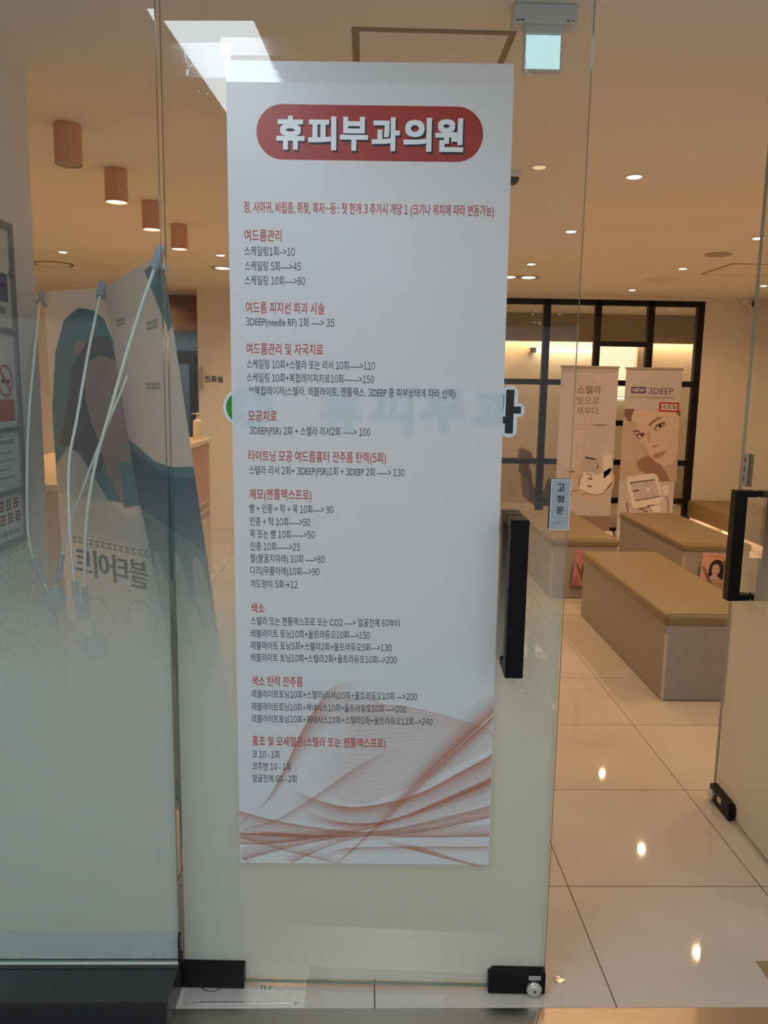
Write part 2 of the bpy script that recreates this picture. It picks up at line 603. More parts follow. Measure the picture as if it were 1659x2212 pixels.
# ------------------------------------------------------------------ materials
M = dict(
    ceiling=mat('ceiling_paint', (0.85, 0.82, 0.78), 0.9, noise=0.015, nscale=3),
    wall=mat('wall_paint', (0.78, 0.74, 0.68), 0.85, noise=0.02, nscale=4),
    wall_white=mat('white_wall_paint', (0.74, 0.75, 0.74), 0.7, noise=0.015, nscale=4),
    fascia=mat('dark_fascia', (0.10, 0.085, 0.075), 0.6),
    tile=tile_mat(),
    corridor_tile=mat('corridor_floor_tile', (0.36, 0.35, 0.33), 0.6, noise=0.1, nscale=12),
    granite=mat('black_granite', (0.035, 0.035, 0.038), 0.22, noise=0.5, nscale=500, spec=0.5),
    steel=brushed_mat(),
    steel_plate=mat('satin_steel_plate', (0.90, 0.87, 0.82), 0.3, 0.5, noise=0.05, nscale=60),
    chrome=mat('chrome', (0.8, 0.79, 0.77), 0.12, 1.0),
    lock_metal=mat('satin_chrome', (0.74, 0.72, 0.69), 0.28, 0.85),
    black=mat('black_powder_coat', (0.0035, 0.0035, 0.004), 0.4, spec=0.2, noise=0.1, nscale=300),
    frame=mat('black_frame_steel', (0.006, 0.006, 0.008), 0.5, spec=0.25),
    dark_plastic=mat('dark_plastic', (0.02, 0.02, 0.022), 0.4),
    glass=glass_mat('door_glass', (0.972, 0.985, 0.972), 1.5, 0.0, 1.9),
    glass_edge=mat('green_glass_edge', (0.16, 0.22, 0.17), 0.15, spec=0.8),
    pane=glass_mat('partition_glass', (0.92, 0.92, 0.90), 1.45, 0.0, 1.7),
    pane_hammered=glass_mat('hammered_glass', (0.80, 0.77, 0.71), 1.5, 0.25, 1.0, 0.6),
    film=film_mat('halftone_film', 0.0052, 1.29, 0.82, 0.45),
    curb_reflection=mat('curb_reflection_tone', (0.60, 0.64, 0.64), 0.6),
    poster=paper_mat('poster_paper', (0.84, 0.87, 0.92), 0.24, 0.33, 0.7),
    ink_black=mat('black_ink', (0.012, 0.014, 0.022), 0.4),
    ink_red=mat('red_ink', (0.50, 0.055, 0.05), 0.4),
    ink_title=mat('title_red_ink', (0.40, 0.036, 0.022), 0.36),
    ink_white=mat('white_ink', (0.88, 0.88, 0.9), 0.36),
    ribbon=veil_mat(),
    tape=tape_mat('clear_tape', 0.05, 0.12, 1.0),
    tape_top=tape_mat('glossy_tape_margin', 0.08, 0.04, 4.0),
    residue=mat('tape_residue', (0.85, 0.85, 0.83), 0.3),
    decal_white=mat('decal_white', (0.78, 0.80, 0.84), 0.4),
    decal_black=mat('decal_black', (0.012, 0.012, 0.012), 0.4),
    decal_green=mat('decal_green', (0.035, 0.24, 0.012), 0.4),
    chevron=emit('chevron_gap', (1.0, 0.9, 0.7), 0.0),
    plaque=mat('grey_acrylic', (0.40, 0.45, 0.46), 0.3),
    plaque_rim=mat('white_rim', (0.85, 0.85, 0.85), 0.3),
    label_tape=mat('silver_label', (0.55, 0.53, 0.47), 0.3, 0.5),
    leather=mat('tan_leather', (0.25, 0.195, 0.11), 0.42, noise=0.04, nscale=90, bump=0.12),
    bench_body=mat('concrete_laminate', (0.37, 0.335, 0.30), 0.6, noise=0.07, nscale=55),
    bench_dark=mat('brown_leather', (0.30, 0.205, 0.09), 0.5, noise=0.04, nscale=80),
    wood=mat('cedar_wood', (0.64, 0.34, 0.19), 0.5, noise=0.16, nscale=60, stretch=(5, 5, 0.12)),
    brown_panel=mat('brown_panel', (0.24, 0.17, 0.125), 0.6, noise=0.06, nscale=20),
    blue_dark=mat('dusky_blue_glass', (0.20, 0.31, 0.42), 0.25),
    bannerback=paper_mat('banner_cloth_back', (0.84, 0.80, 0.78), 0.3, 0.8, 0.2),
    teal=mat('teal_print', (0.17, 0.29, 0.33), 0.8, spec=0.2),
    teal_dark=mat('dark_teal_print', (0.10, 0.17, 0.22), 0.8, spec=0.2),
    grey_print=mat('pale_grey_print', (0.50, 0.50, 0.48), 0.8, spec=0.2),
    leaf_print=mat('leaf_print', (0.24, 0.32, 0.36), 0.8, spec=0.2),
    text_faint=mat('grey_show_through', (0.33, 0.34, 0.35), 0.8, spec=0.2),
    skin_faint=mat('faded_skin_print', (0.44, 0.32, 0.28), 0.8, spec=0.2),
    hair_faint=mat('faded_hair_print', (0.16, 0.155, 0.165), 0.8, spec=0.2),
    rod=mat('pale_fibre_rod', (0.90, 0.95, 0.90), 0.4),
    hub=mat('blue_grey_plastic', (0.40, 0.47, 0.56), 0.4),
    vinyl=paper_mat('banner_vinyl', (0.70, 0.67, 0.72), 0.22, 0.5, 0.3),
    vinyl_photo=mat('photo_backdrop_print', (0.58, 0.47, 0.45), 0.5, spec=0.3),
    p_skin=mat('photo_skin', (0.72, 0.57, 0.52), 0.5, spec=0.3),
    p_skin2=mat('photo_skin_shade', (0.58, 0.43, 0.38), 0.5, spec=0.3),
    p_skin3=mat('photo_deep_shade', (0.33, 0.20, 0.165), 0.5, spec=0.3),
    p_hair=mat('photo_brown_hair', (0.22, 0.145, 0.12), 0.5, spec=0.3),
    p_dark=mat('photo_dark', (0.035, 0.026, 0.024), 0.5, spec=0.3),
    p_lip=mat('photo_lips', (0.54, 0.28, 0.24), 0.5, spec=0.3),
    p_white=mat('photo_white', (0.81, 0.78, 0.80), 0.5, spec=0.3),
    p_grey=mat('photo_grey', (0.50, 0.47, 0.45), 0.5, spec=0.3),
    p_tan=mat('photo_tan', (0.62, 0.53, 0.50), 0.5, spec=0.3),
    p_brown=mat('photo_brown', (0.30, 0.215, 0.19), 0.5, spec=0.3),
    p_purple=mat('photo_purple', (0.10, 0.055, 0.18), 0.5, spec=0.3),
    p_red=mat('sticker_red', (0.50, 0.012, 0.015), 0.5, spec=0.3),
    p_orange=mat('photo_orange', (0.60, 0.22, 0.10), 0.5, spec=0.3),
    p_pink=mat('magazine_pink', (0.62, 0.24, 0.25), 0.3),
    p_rose=mat('magazine_rose', (0.72, 0.40, 0.33), 0.3),
    p_cyan=mat('notice_blue', (0.06, 0.13, 0.26), 0.4),
    board_frame=mat('grey_board_frame', (0.20, 0.20, 0.19), 0.4),
    board_paper=mat('notice_paper', (0.62, 0.64, 0.63), 0.6),
    notice_red=mat('notice_red', (0.50, 0.10, 0.10), 0.5),
    acrylic=glass_mat('clear_acrylic', (0.93, 0.92, 0.90), 1.45, 0.02, 1.3),
    counter_top=mat('counter_top_stone', (0.72, 0.62, 0.46), 0.35),
    counter_pink=mat('counter_rose_panel', (0.48, 0.30, 0.24), 0.5),
    counter_cream=mat('counter_cream', (0.60, 0.50, 0.40), 0.5),
    bottle=mat('cream_bottle', (0.80, 0.72, 0.56), 0.3),
    white_metal=mat('white_metal', (0.78, 0.77, 0.74), 0.4),
    trim_ring=mat('lamp_trim', (0.78, 0.74, 0.68), 0.4),
    hatch_gap=mat('hatch_gap', (0.30, 0.23, 0.15), 0.8),
    vent=mat('speaker_grille', (0.42, 0.37, 0.32), 0.7),
    exit_body=mat('exit_light_body', (0.60, 0.63, 0.64), 0.4),
    exit_panel=emit('exit_light_panel', (0.62, 0.90, 0.95), 0.92),
    lamp=emit('downlight_lens', (1.0, 0.86, 0.66), 14.0),
    lamp_dim=emit('dim_downlight_lens', (1.0, 0.72, 0.42), 0.85),
    pendant_lamp=emit('pendant_lens', (1.0, 0.70, 0.34), 6.0),
    tube=emit('tube_lamp', (1.0, 0.84, 0.58), 6.0),
    led=emit('led_panel', COOL, PANEL_EMIT),
    led_added=emit('led_panel_added', COOL, ADDED_PANEL_EMIT),
    blind=paper_mat('cream_blind', (0.88, 0.82, 0.68), 0.55, 0.7, 0.2),
    chair=mat('brown_chair', (0.30, 0.195, 0.115), 0.6, noise=0.1, nscale=20),
)

# ------------------------------------------------------------------ the setting
CZ = 2.45
struct('floor', MB().box(-4.6, 4.2, 1.76, 11.0, -0.06, 0.0), M['tile'])
struct('floor_corridor', MB().box(-3.2, 3.2, -2.6, 1.595, -0.06, -0.002), M['corridor_tile'])
struct('ceiling', MB().box(-4.6, 4.2, 1.86, 11.0, CZ, CZ + 0.08), M['ceiling'])
struct('ceiling_corridor', MB().box(-3.2, 3.2, -2.6, 1.80, CZ, CZ + 0.08), M['ceiling'])
struct('wall_corridor_back', MB().box(-3.2, 3.2, -2.6, -2.5, 0, 1.98).box(-3.2, 3.2, -2.6, -2.46, 1.98, CZ, mi=1), [M['wall_white'], M['fascia']])
struct('wall_corridor_left', MB().box(-3.3, -3.2, -2.6, 1.8, 0, CZ), M['wall_white'])
struct('wall_corridor_right', MB().box(3.2, 3.3, -2.6, 1.8, 0, CZ), M['wall_white'])
struct('wall_front_left', MB().box(-4.6, -1.42, 1.80, 1.90, 0, CZ), M['wall'])
struct('wall_front_right', MB().box(2.35, 4.2, 1.80, 1.90, 0, CZ), M['wall'])
struct('wall_left', MB().box(-1.42, -1.055, 1.80, 2.655, 0, CZ), M['wall_white'])
struct('wall_far_left', MB().box(-4.7, -4.6, 1.8, 11.0, 0, CZ), M['wall'])
struct('wall_right', MB().box(4.05, 4.2, 1.9, 8.5, 0, CZ), M['wall'])
struct('wall_back', MB().box(-4.6, -2.62, 8.35, 8.45, 0, CZ).box(-1.715, 0.75, 8.35, 8.45, 0, CZ)
       .box(3.452, 4.05, 8.35, 8.45, 0, CZ).box(0.75, 3.452, 8.35, 8.45, 2.418, CZ), M['wall'])
struct('wall_back_room', MB().box(-0.6, 4.7, 10.62, 10.72, 0, CZ), M['wall'])
struct('wall_back_room_left', MB().box(-0.7, -0.6, 8.45, 10.72, 0, CZ), M['wall'])
struct('wall_back_room_right', MB().box(4.7, 4.8, 8.45, 10.72, 0, CZ), M['wall'])
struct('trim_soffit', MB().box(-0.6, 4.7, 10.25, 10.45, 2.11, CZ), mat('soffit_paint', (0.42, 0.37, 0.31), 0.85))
struct('wall_recess', MB().box(-2.62, -1.60, 8.95, 9.05, 2.13, CZ).box(-1.79, -1.60, 8.95, 9.05, 0, 2.13)
       .box(-2.72, -2.62, 8.45, 9.05, 0, CZ).box(-1.715, -1.60, 8.452, 8.95, 0, CZ), M['brown_panel'])
d1 = struct('door_1', MB().box(-2.62, -2.56, 8.94, 9.06, 0, 2.13).box(-1.84, -1.79, 8.94, 9.06, 0, 2.13).box(-2.56, -1.84, 8.94, 9.06, 2.07, 2.13), M['brown_panel'])
struct('wall_far_room', MB().box(-3.6, -1.0, 10.5, 10.6, 0, CZ).box(-1.1, -1.0, 9.06, 10.5, 0, CZ).box(-3.7, -3.6, 9.06, 10.6, 0, CZ), mat('pale_blue_wall', (0.50, 0.60, 0.68), 0.7))
MB().box(-2.56, -1.84, 10.40, 10.46, 1.84, 1.92).box(-2.25, -2.18, 10.40, 10.46, 0.6, 1.84).build('far_rail', M['fascia'], d1)
# black granite curb and steel threshold
struct('trim_curb', MB().box(-3.2, -0.447, 1.69, 1.795, 0.0, 0.08).box(-3.2, -0.447, 1.795, 1.86, 0.0, 0.083), M['granite'], bevel=0.003)
struct('trim_threshold', MB().box(-0.4465, 2.35, 1.595, 1.7585, -0.05, 0.001), M['steel'], bevel=0.001)

# partition of black steel and glass on the back wall
win = thing('window_1', None, None)
tag(win, kind='structure')
fr = MB()
FY0, FY1 = 8.345, 8.415
for x0, x1 in ((0.75, 0.81), (1.806, 1.872), (2.335, 2.395), (2.875, 2.94), (3.385, 3.452)):
    fr.box(x0, x1, FY0, FY1, 0.0, 2.418)
fr.box(0.81, 3.385, FY0, FY1, 2.362, 2.418)
fr.box(0.81, 3.385, FY0, FY1, 1.555, 1.612)
fr.box(0.81, 1.806, FY0, FY1, 0.735, 0.79)
fr.box(1.872, 3.385, FY0, FY1, 0.735, 0.79)
fr.box(2.395, 2.875, FY0, FY1, 1.955, 2.005)
fr.box(2.395, 2.875, FY0, FY1, 1.145, 1.20)
fr.box(1.872, 3.385, FY0, FY1, 0.33, 0.385)
fr.box(0.81, 3.385, FY0, FY1, 0.0, 0.06)
fr.build('frame', M['frame'], win)
MB().box(0.80, 3.39, 8.378, 8.384, 0.76, 2.39).build('pane', M['pane'], win)
MB().box(0.80, 3.39, 8.378, 8.384, 0.04, 0.76).build('pane', M['pane_hammered'], win)

# ceiling hatches (flush access panels)
def hatch(x0, x1, y0, y1, label):
    t = thing('ceiling_hatch', label, 'hatch', ((x0 + x1) / 2, (y0 + y1) / 2, CZ), group='ceiling access hatches')
    w, h = (x1 - x0) / 2, (y1 - y0) / 2
    MB().box(-w + 0.02, w - 0.02, -h + 0.02, h - 0.02, -0.0035, 0).build('panel', M['ceiling'], t)
    e = MB()
    for a in ((-w, w, -h, -h + 0.02), (-w, w, h - 0.02, h), (-w, -w + 0.02, -h + 0.02, h - 0.02), (w - 0.02, w, -h + 0.02, h - 0.02)):
        e.box(a[0], a[1], a[2], a[3], -0.0025, 0)
    e.build('gap_frame', M['hatch_gap'], t)
hatch(-0.05, 0.39, 2.30, 2.74, 'square ceiling hatch right above the poster, beside the exit light')
hatch(2.69, 3.22, 6.08, 6.66, 'square ceiling hatch far back at right, behind the round speaker grille')

# ------------------------------------------------------------------ the fixed glass door with its fittings
DX, DY, DA = -0.445, 1.845, math.radians(-1.7)


def build_door(name, label, loc, rz, width, holes=False):
    d = thing(name, label, 'door', loc, rz)
    MB().box(0.0, width, -0.006, 0.006, 0.012, CZ - 0.015).build('glass', [M['glass'], M['glass_edge']], d)
    g = d.children[0]
    for p in g.data.polygons:
        if abs(p.normal.y) < 0.5:
            p.material_index = 1
    MB().quad((0.002, 0.0085, 0.014), (width - 0.002, 0.0085, 0.014), (width - 0.002, 0.0085, 1.3), (0.002, 0.0085, 1.3)).build('frosted_film', M['film'], d)
    return d


def patch(d, x0, x1, corner):
    """black patch fitting clamped round the lower glass edge"""
    z1 = 0.061
    p = []
    if corner == 'r':
        p = [(x0, 0.004), (x1, 0.004), (x1, z1), (x0 + 0.012, z1), (x0, z1 - 0.012)]
    else:
        p = [(x0, 0.004), (x1, 0.004), (x1, z1 - 0.002), (x1 - 0.002, z1), (x0, z1)]
    return MB().prism(p, -0.019, 0.019, 'y').build('patch_fitting', M['black'], d, bevel=0.0018)


def handle(d, x, z0, z1, side):
    """square D-pull: bar with an arm at each end; side -1 is the corridor face"""
    h = MB()
    y0, y1 = (-0.082, -0.042) if side < 0 else (0.042, 0.082)
    h.box(x - 0.0205, x + 0.0205, y0, y1, z0, z1)
    a0, a1 = (-0.042, -0.006) if side < 0 else (0.006, 0.042)
    h.box(x - 0.0195, x + 0.0195, a0, a1, z1 - 0.022, z1 - 0.001)
    h.box(x - 0.0195, x + 0.0195, a0, a1, z0 + 0.001, z0 + 0.022)
    return h.build('pull_handle', M['black'], d, bevel=0.0015)


def lock(d, pt, x, z, y, s=1):
    c = MB().lathe([(0.0190, 0), (0.0190, 0.007), (0.0172, 0.0095), (0.0118, 0.0097), (0.0116, 0.0132), (0.0105, 0.0138)], (x, y, z), 40, 'y')
    c.build('lock_cylinder', M['lock_metal'], pt)
    k = MB().lathe([(0.0028, 0), (0.0028, 0.0003)], (x, y - 0.0141, z), 16, 'y').box(x - 0.0012, x + 0.0012, y - 0.0146, y - 0.0141, z - 0.004, z)
    k.build('keyhole', M['dark_plastic'], pt)


def plaque(d, x0, x1, z0, z1, chars, foot, y):
    p = MB().box(x0, x1, y - 0.004, y, z0, z1).build('sign_plate', M['plaque'], d, bevel=0.0008)
    r = MB()
    w = 0.0016
    yy = y - 0.0043
    for a in ((x0, x1, z1 - w, z1), (x0, x1, z0, z0 + w), (x0, x0 + w, z0 + w, z1 - w), (x1 - w, x1, z0 + w, z1 - w)):
        r.poly_y([(a[0], a[2]), (a[1], a[2]), (a[1], a[3]), (a[0], a[3])], yy)
    r.build('rim_line', M['plaque_rim'], p)
    cw = 0.0165
    xc = (x0 + x1) / 2
    zs = z1 - 0.0185
    for ch in chars:
        text('sign_letter', ch, p, M['ink_black'], xc - cw / 2, zs, yy, width=cw, height=0.0165, bold=0.0004, size=1)
        zs -= 0.0265
    if foot:
        text('sign_small_text', foot, p, M['p_brown'], xc - 0.010, z0 + 0.0165, yy, width=0.020, height=0.0036, size=1)
    return p


DW = 0.915
door = build_door('glass_door', 'closed frameless glass door carrying the price poster, with frosted lower half', (DX, DY, 0), DA, DW)
patch(door, 0.0, 0.156, 'l')
pr = patch(door, 0.772, DW, 'r')
lock(door, pr, 0.886, 0.022, -0.019)
lb = MB().box(0.872, 0.902, -0.0205, -0.019, 0.0445, 0.0555).build('lock_label', M['label_tape'], pr)
t_ = MB()
for i in range(5):
    t_.box(0.876 + i * 0.0052, 0.8795 + i * 0.0052, -0.0208, -0.0205, 0.0475, 0.0525)
t_.build('label_marks', M['text_faint'], lb)
handle(door, 0.792, 0.858, 1.2235, -1)
handle(door, 0.792, 0.858, 1.2235, 1)
plaque(door, 0.8705, 0.9155, 1.1905, 1.3075, '고정문', 'FIXED', -0.0062)
MB().box(0.8705, 0.9145, 0.0062, 0.0102, 1.1905, 1.3075).build('sign_back', M['dark_plastic'], door)
# little clear chevrons of the film, light through them painted as cream marks
ch = MB()
def chev(x, z, s, t):
    for sg in (1, -1):
        ch.quad((x, -0.0066, z + sg * s), (x + t, -0.0066, z + sg * s), (x + s + t, -0.0066, z), (x + s, -0.0066, z)) if sg > 0 else \
            ch.quad((x + s, -0.0066, z), (x + s + t, -0.0066, z), (x + t, -0.0066, z - s), (x, -0.0066, z - s))
for i in range(3):
    chev(0.817 + i * 0.0042, 0.7995, 0.0042, 0.0022)
for i in range(6):
    chev(0.840 + i * 0.0056, 0.7985, 0.0028, 0.0016)
ch.build('chevron_marks', mat('chevron_cream', (0.95, 0.88, 0.72), 0.4), door)

# clinic lettering stuck on the glass, mostly hidden behind the poster
lg = MB()
lg.disc_y(0.183, 1.4585, 0.0600, -0.0063, 48, ry=0.0485)
lg.build('logo_ring', M['decal_white'], door)
lg = MB()
lg.disc_y(0.183, 1.4585, 0.0535, -0.0065, 48, ry=0.043)
lg.build('logo_disc', M['decal_green'], door)
lf = MB()
lf.poly_y([(0.183 + 0.021 * math.sin(PI * i / 8) * (1 if i <= 8 else 1), 1.43 + 0.052 * i / 8) for i in range(9)] + [(0.183 - 0.021 * math.sin(PI * i / 8), 1.43 + 0.052 * i / 8) for i in range(7, 0, -1)], -0.0066)
lf.build('logo_leaf', M['decal_white'], door)
for chx, x0, w in (('휴', 0.340, 0.096), ('피', 0.456, 0.096), ('부', 0.572, 0.098), ('과', 0.690, 0.105)):
    text('letter_outline', chx, door, M['decal_white'], x0 - 0.0085, 1.4585, -0.0063, width=w + 0.017, height=0.115, size=1, bold=0.0125)
    text('letter', chx, door, M['decal_black'], x0, 1.4585, -0.0067, width=w, height=0.098, size=1, bold=0.0045)
# shreds of old tape left on the glass
rs = MB()
for cx, cz, l, w, a in ((0.0535, 2.198, 0.040, 0.002, 100), (0.0575, 2.163, 0.016, 0.0055, 85), (0.060, 2.178, 0.012, 0.002, 75), (0.066, 2.176, 0.012, 0.0016, 40),
                        (0.104, 2.137, 0.010, 0.0022, 55), (0.113, 2.125, 0.009, 0.0018, 30), (0.099, 2.121, 0.006, 0.0016, 40), (0.081, 2.125, 0.005, 0.0016, 50),
                        (0.7745, 2.190, 0.020, 0.0016, 100), (0.777, 2.176, 0.012, 0.0018, 60), (0.784, 2.168, 0.016, 0.0012, 160),
                        (0.8185, 1.6795, 0.007, 0.0018, 130), (0.813, 1.673, 0.005, 0.0018, 60), (0.829, 1.655, 0.009, 0.0016, 110)):
    ca_, sa_ = math.cos(math.radians(a)), math.sin(math.radians(a))
    q = []
    for u, v in ((-0.5, -0.3), (0.1, -0.5), (0.5, 0.0), (0.2, 0.5), (-0.4, 0.4)):
        q.append((cx + u * l * ca_ - v * w * sa_, cz + u * l * sa_ + v * w * ca_))
    rs.poly_y(q, -0.0064)
rs.build('tape_residue', M['residue'], door)

# ------------------------------------------------------------------ the poster
po = thing('poster', 'tall white price list poster taped to the glass door', 'poster', (DX, DY, 0), DA)
TL, TR, BR, BL = (0.1394, 2.187), (0.7502, 2.188), (0.7620, 0.3485), (0.1485, 0.341)
PY = -0.0076
MB().poly_y([BL, BR, TR, TL], PY).build('sheet', M['poster'], po)
MB().poly_y([(0.1394, 2.1445), (0.7503, 2.1455), (0.7502, 2.188), (0.1394, 2.187)], PY - 0.0004).build('tape_strip', M['tape_top'], po)
MB().poly_y([(0.012, 2.150), (0.150, 2.152), (0.152, 2.222), (0.012, 2.218)], -0.0094).build('corner_tape', M['tape'], po)
MB().poly_y([(0.13, 2.196), (0.262, 2.197), (0.30, 2.197), (0.30, 2.232), (0.13, 2.231)], -0.0099).build('corner_tape', M['tape'], po)
MB().poly_y([(0.135, 0.334), (0.185, 0.336), (0.185, 0.354), (0.135, 0.352)], PY - 0.0006).build('corner_tape', M['tape'], po)
MB().poly_y([(0.740, 0.337), (0.79, 0.340), (0.79, 0.356), (0.740, 0.355)], PY - 0.0006).build('corner_tape', M['tape'], po)
TY = PY - 0.0003
pill = MB().poly_y(round_rect(0.2035, 0.6890, 1.9895, 2.1015, 0.0558, 16), TY).build('title_badge', M['ink_title'], po)
for i, c_ in enumerate('휴피부과의원'):
    x0 = 0.2462 + i * 0.0681
    text('title_shadow', c_, po, M['ink_black'], x0 + 0.0036, 2.0395, TY - 0.0002, width=0.0605, height=0.0685, size=1, bold=0.0025)
    text('title_letter', c_, po, M['ink_white'], x0, 2.0440, TY - 0.0005, width=0.0605, height=0.0685, size=1, bold=0.0025)
LINES = [
    ('h', '점, 사마귀, 비립종, 쥐젖, 흑자···등 : 첫 한개 3 추가시 개당 1 (크기나 위치에 따라 변동가능)', 0.1750, 1.8888, 0.5428),
    ('H', '여드름관리', 0.1754, 1.8318, 0.0810),
    ('b', '스케일링1회–>10', 0.1750, 1.7987, 0.1106),
    ('b', '스케일링 5회---->45', 0.1757, 1.7674, 0.1232),
    ('b', '스케일링 10회---->80', 0.1754, 1.7368, 0.1327),
    ('H', '여드름 피지선 파괴 시술', 0.1768, 1.6783, 0.1743),
    ('b', '3DEEP(needle RF) 1회 —-> 35', 0.1765, 1.6462, 0.1964),
    ('H', '여드름관리 및 자국치료', 0.1769, 1.5888, 0.1716),
    ('b', '스케일링 10회+스텔라 또는 리서 10회----->110', 0.1776, 1.5552, 0.2870),
    ('b', '스케일링 10회+복합레이저치료10회—---->150', 0.1773, 1.5256, 0.2856),
    ('b', '**복합레이저(스텔라, 레블라이트, 젠틀맥스, 3DEEP 중 피부상태에 따라 선택)', 0.1821, 1.4949, 0.4641),
    ('H', '모공치료', 0.1795, 1.4400, 0.0649),
    ('b', '3DEEP(FSR) 2회 + 스텔라 리서2회 —--> 100', 0.1823, 1.4056, 0.2739),
    ('H', '타이트닝 모공 여드름흉터 잔주름 탄력(5회)', 0.1796, 1.3478, 0.3131),
    ('b', '스텔라 리서 2회+ 3DEEP(FSR)1회 + 3DEEP 2회 -----> 130', 0.1803, 1.3150, 0.3552),
    ('H', '제모(젠틀맥스프로)', 0.1809, 1.2595, 0.1424),
    ('b', '뺨 + 인중 + 턱 + 목 10회----> 90', 0.1805, 1.2283, 0.1929),
    ('b', '인중 + 턱 10회----->50', 0.1813, 1.1981, 0.1389),
    ('b', '목 또는 뺨 10회------>50', 0.1810, 1.1688, 0.1499),
    ('b', '인중 10회------>25', 0.1818, 1.1393, 0.1149),
    ('b', '팔(팔꿈치아래) 10회 ---->80', 0.1815, 1.1097, 0.1722),
    ('b', '다리(무릎아래)10회--->90', 0.1812, 1.0800, 0.1608),
    ('b', '겨드랑이 5회→12', 0.1809, 1.0501, 0.1103),
    ('H', '색소', 0.1815, 0.9921, 0.0315),
    ('b', '스텔라 또는 젠틀맥스프로 또는 CO2 ----> 얼굴전체 60부터', 0.1812, 0.9607, 0.3495),
    ('b', '레블라이트 토닝10회+울트라듀오10회--->150', 0.1809, 0.9302, 0.2806),
    ('b', '레블라이트 토닝5회+스텔라2회+울트라듀오5회—>130', 0.1806, 0.9007, 0.3326),
    ('b', '레블라이트 토닝10회+스텔라2회+울트라듀오10회-->200', 0.1803, 0.8710, 0.3454),
    ('H', '색소 탄력 잔주름', 0.1819, 0.8125, 0.1213),
    ('b', '레블라이트토닝10회+스텔라(리서)10회+울트라듀오10회 --->200', 0.1816, 0.7789, 0.3944),
    ('b', '레블라이트토닝10회+제네시스10회+울트라듀오10회 —>200', 0.1813, 0.7487, 0.3699),
    ('b', '레블라이트토닝10회+제네시스10회+스텔라2회+울트라듀오12회-->240', 0.1810, 0.7183, 0.4339),
    ('H', '홍조 및 모세혈관(스텔라 또는 젠틀맥스프로)', 0.1816, 0.6595, 0.3213),
    ('b', '코 10 - 1회', 0.1813, 0.6275, 0.0649),
    ('b', '코주변 10 - 1회', 0.1810, 0.5965, 0.0932),
    ('b', '얼굴전체 60 - 2회', 0.1807, 0.5654, 0.1069),
]
for k, s, x, z, w in LINES:
    if k == 'b':
        text('price_line', s, po, M['ink_black'], x, z, TY, width=w, size=0.0228)
    elif k == 'H':
        text('section_heading', s, po, M['ink_red'], x, z, TY, width=w, size=0.0275, bold=0.00018)
    else:
        text('intro_line', s, po, M['ink_red'], x, z, TY, width=w, size=0.0262, bold=0.0002)


def art(cx, cy):
    """poster artwork units -> poster metres"""
    return Vector((0.148 + (cx - 100) / 1390 * 0.612, 0.342 + (935 - cy) * 4.65e-4))


VEIL = [
    # edge curve, fading-out curve, ink at edge, ink at far side
    ([(800, 770), (1015, 552), (1250, 310), (1515, 50)], [(790, 760), (930, 520), (1150, 190), (1500, -190)], 0.50, 0.0),
    ([(640, 930), (800, 775), (1015, 556), (1250, 315), (1515, 62)], [(760, 850), (900, 720), (1060, 580), (1300, 400), (1512, 210)], 0.55, 0.0),
    ([(360, 485), (500, 560), (700, 605), (900, 582), (1100, 520), (1300, 410), (1508, 290)], [(300, 640), (480, 690), (700, 720), (950, 690), (1150, 620), (1320, 540), (1505, 460)], 0.55, 0.10),
    ([(440, 610), (600, 680), (800, 697), (1000, 655), (1250, 550), (1506, 428)], [(380, 700), (560, 750), (800, 760), (1030, 720), (1270, 640), (1504, 560)], 0.55, 0.08),
    ([(100, 640), (300, 690), (600, 735), (850, 742), (1100, 692), (1503, 580)], [(100, 740), (330, 780), (600, 800), (850, 790), (1100, 760), (1500, 660)], 0.40, 0.10),
    ([(100, 722), (250, 580), (340, 425), (400, 290), (470, 150), (600, -40), (760, -100)], [(110, 690), (330, 540), (440, 420), (560, 280), (700, 150), (860, 30), (1060, -40)], 0.42, 0.0),
    ([(110, 745), (300, 685), (450, 595), (600, 490), (800, 350), (1000, 250)], [(140, 760), (340, 730), (500, 660), (660, 580), (860, 480), (1060, 400)], 0.28, 0.0),
    ([(102, 770), (300, 782), (650, 780), (830, 767), (1100, 772), (1495, 760)], [(102, 748), (300, 752), (650, 742), (830, 750), (1100, 720), (1498, 690)], 0.50, 0.12),
    ([(102, 830), (300, 822), (600, 772), (850, 720), (1100, 612), (1506, 418)], [(102, 772), (300, 772), (600, 740), (850, 690), (1100, 640), (1504, 500)], 0.45, 0.08),
    ([(120, 922), (350, 852), (600, 792), (850, 732), (1000, 640)], [(104, 850), (330, 800), (600, 760), (850, 745), (1000, 700)], 0.40, 0.10),
    ([(395, 930), (600, 832), (800, 772), (1100, 742), (1500, 650)], [(340, 900), (600, 800), (800, 752), (1100, 700), (1503, 590)], 0.40, 0.08),
    ([(820, 790), (1100, 852), (1300, 902), (1480, 940)], [(850, 775), (1120, 830), (1320, 890), (1484, 932)], 0.65, 0.25),
    ([(560, 882), (700, 842), (1000, 826), (1492, 816)], [(560, 930), (720, 900), (1000, 890), (1490, 885)], 0.35, 0.0),
    ([(102, 790), (300, 850), (520, 902), (650, 935)], [(102, 760), (320, 810), (540, 860), (720, 935)], 0.35, 0.05),
    ([(104, 770), (300, 760), (560, 772), (760, 770)], [(104, 800), (300, 815), (560, 800), (760, 778)], 0.50, 0.15),
    ([(104, 905), (150, 935)], [(104, 860), (200, 935)], 0.30, 0.0),
    ([(500, 130), (800, 40), (1100, 60), (1510, 170)], [(440, 420), (720, 590), (1060, 480), (1508, 260)], 0.16, 0.09),
    ([(600, 60), (700, 10), (840, 5), (900, 40)], [(620, 130), (720, 90), (840, 80), (900, 110)], 0.18, 0.0),
]
vb_v, vb_f, vb_a = [], [], []
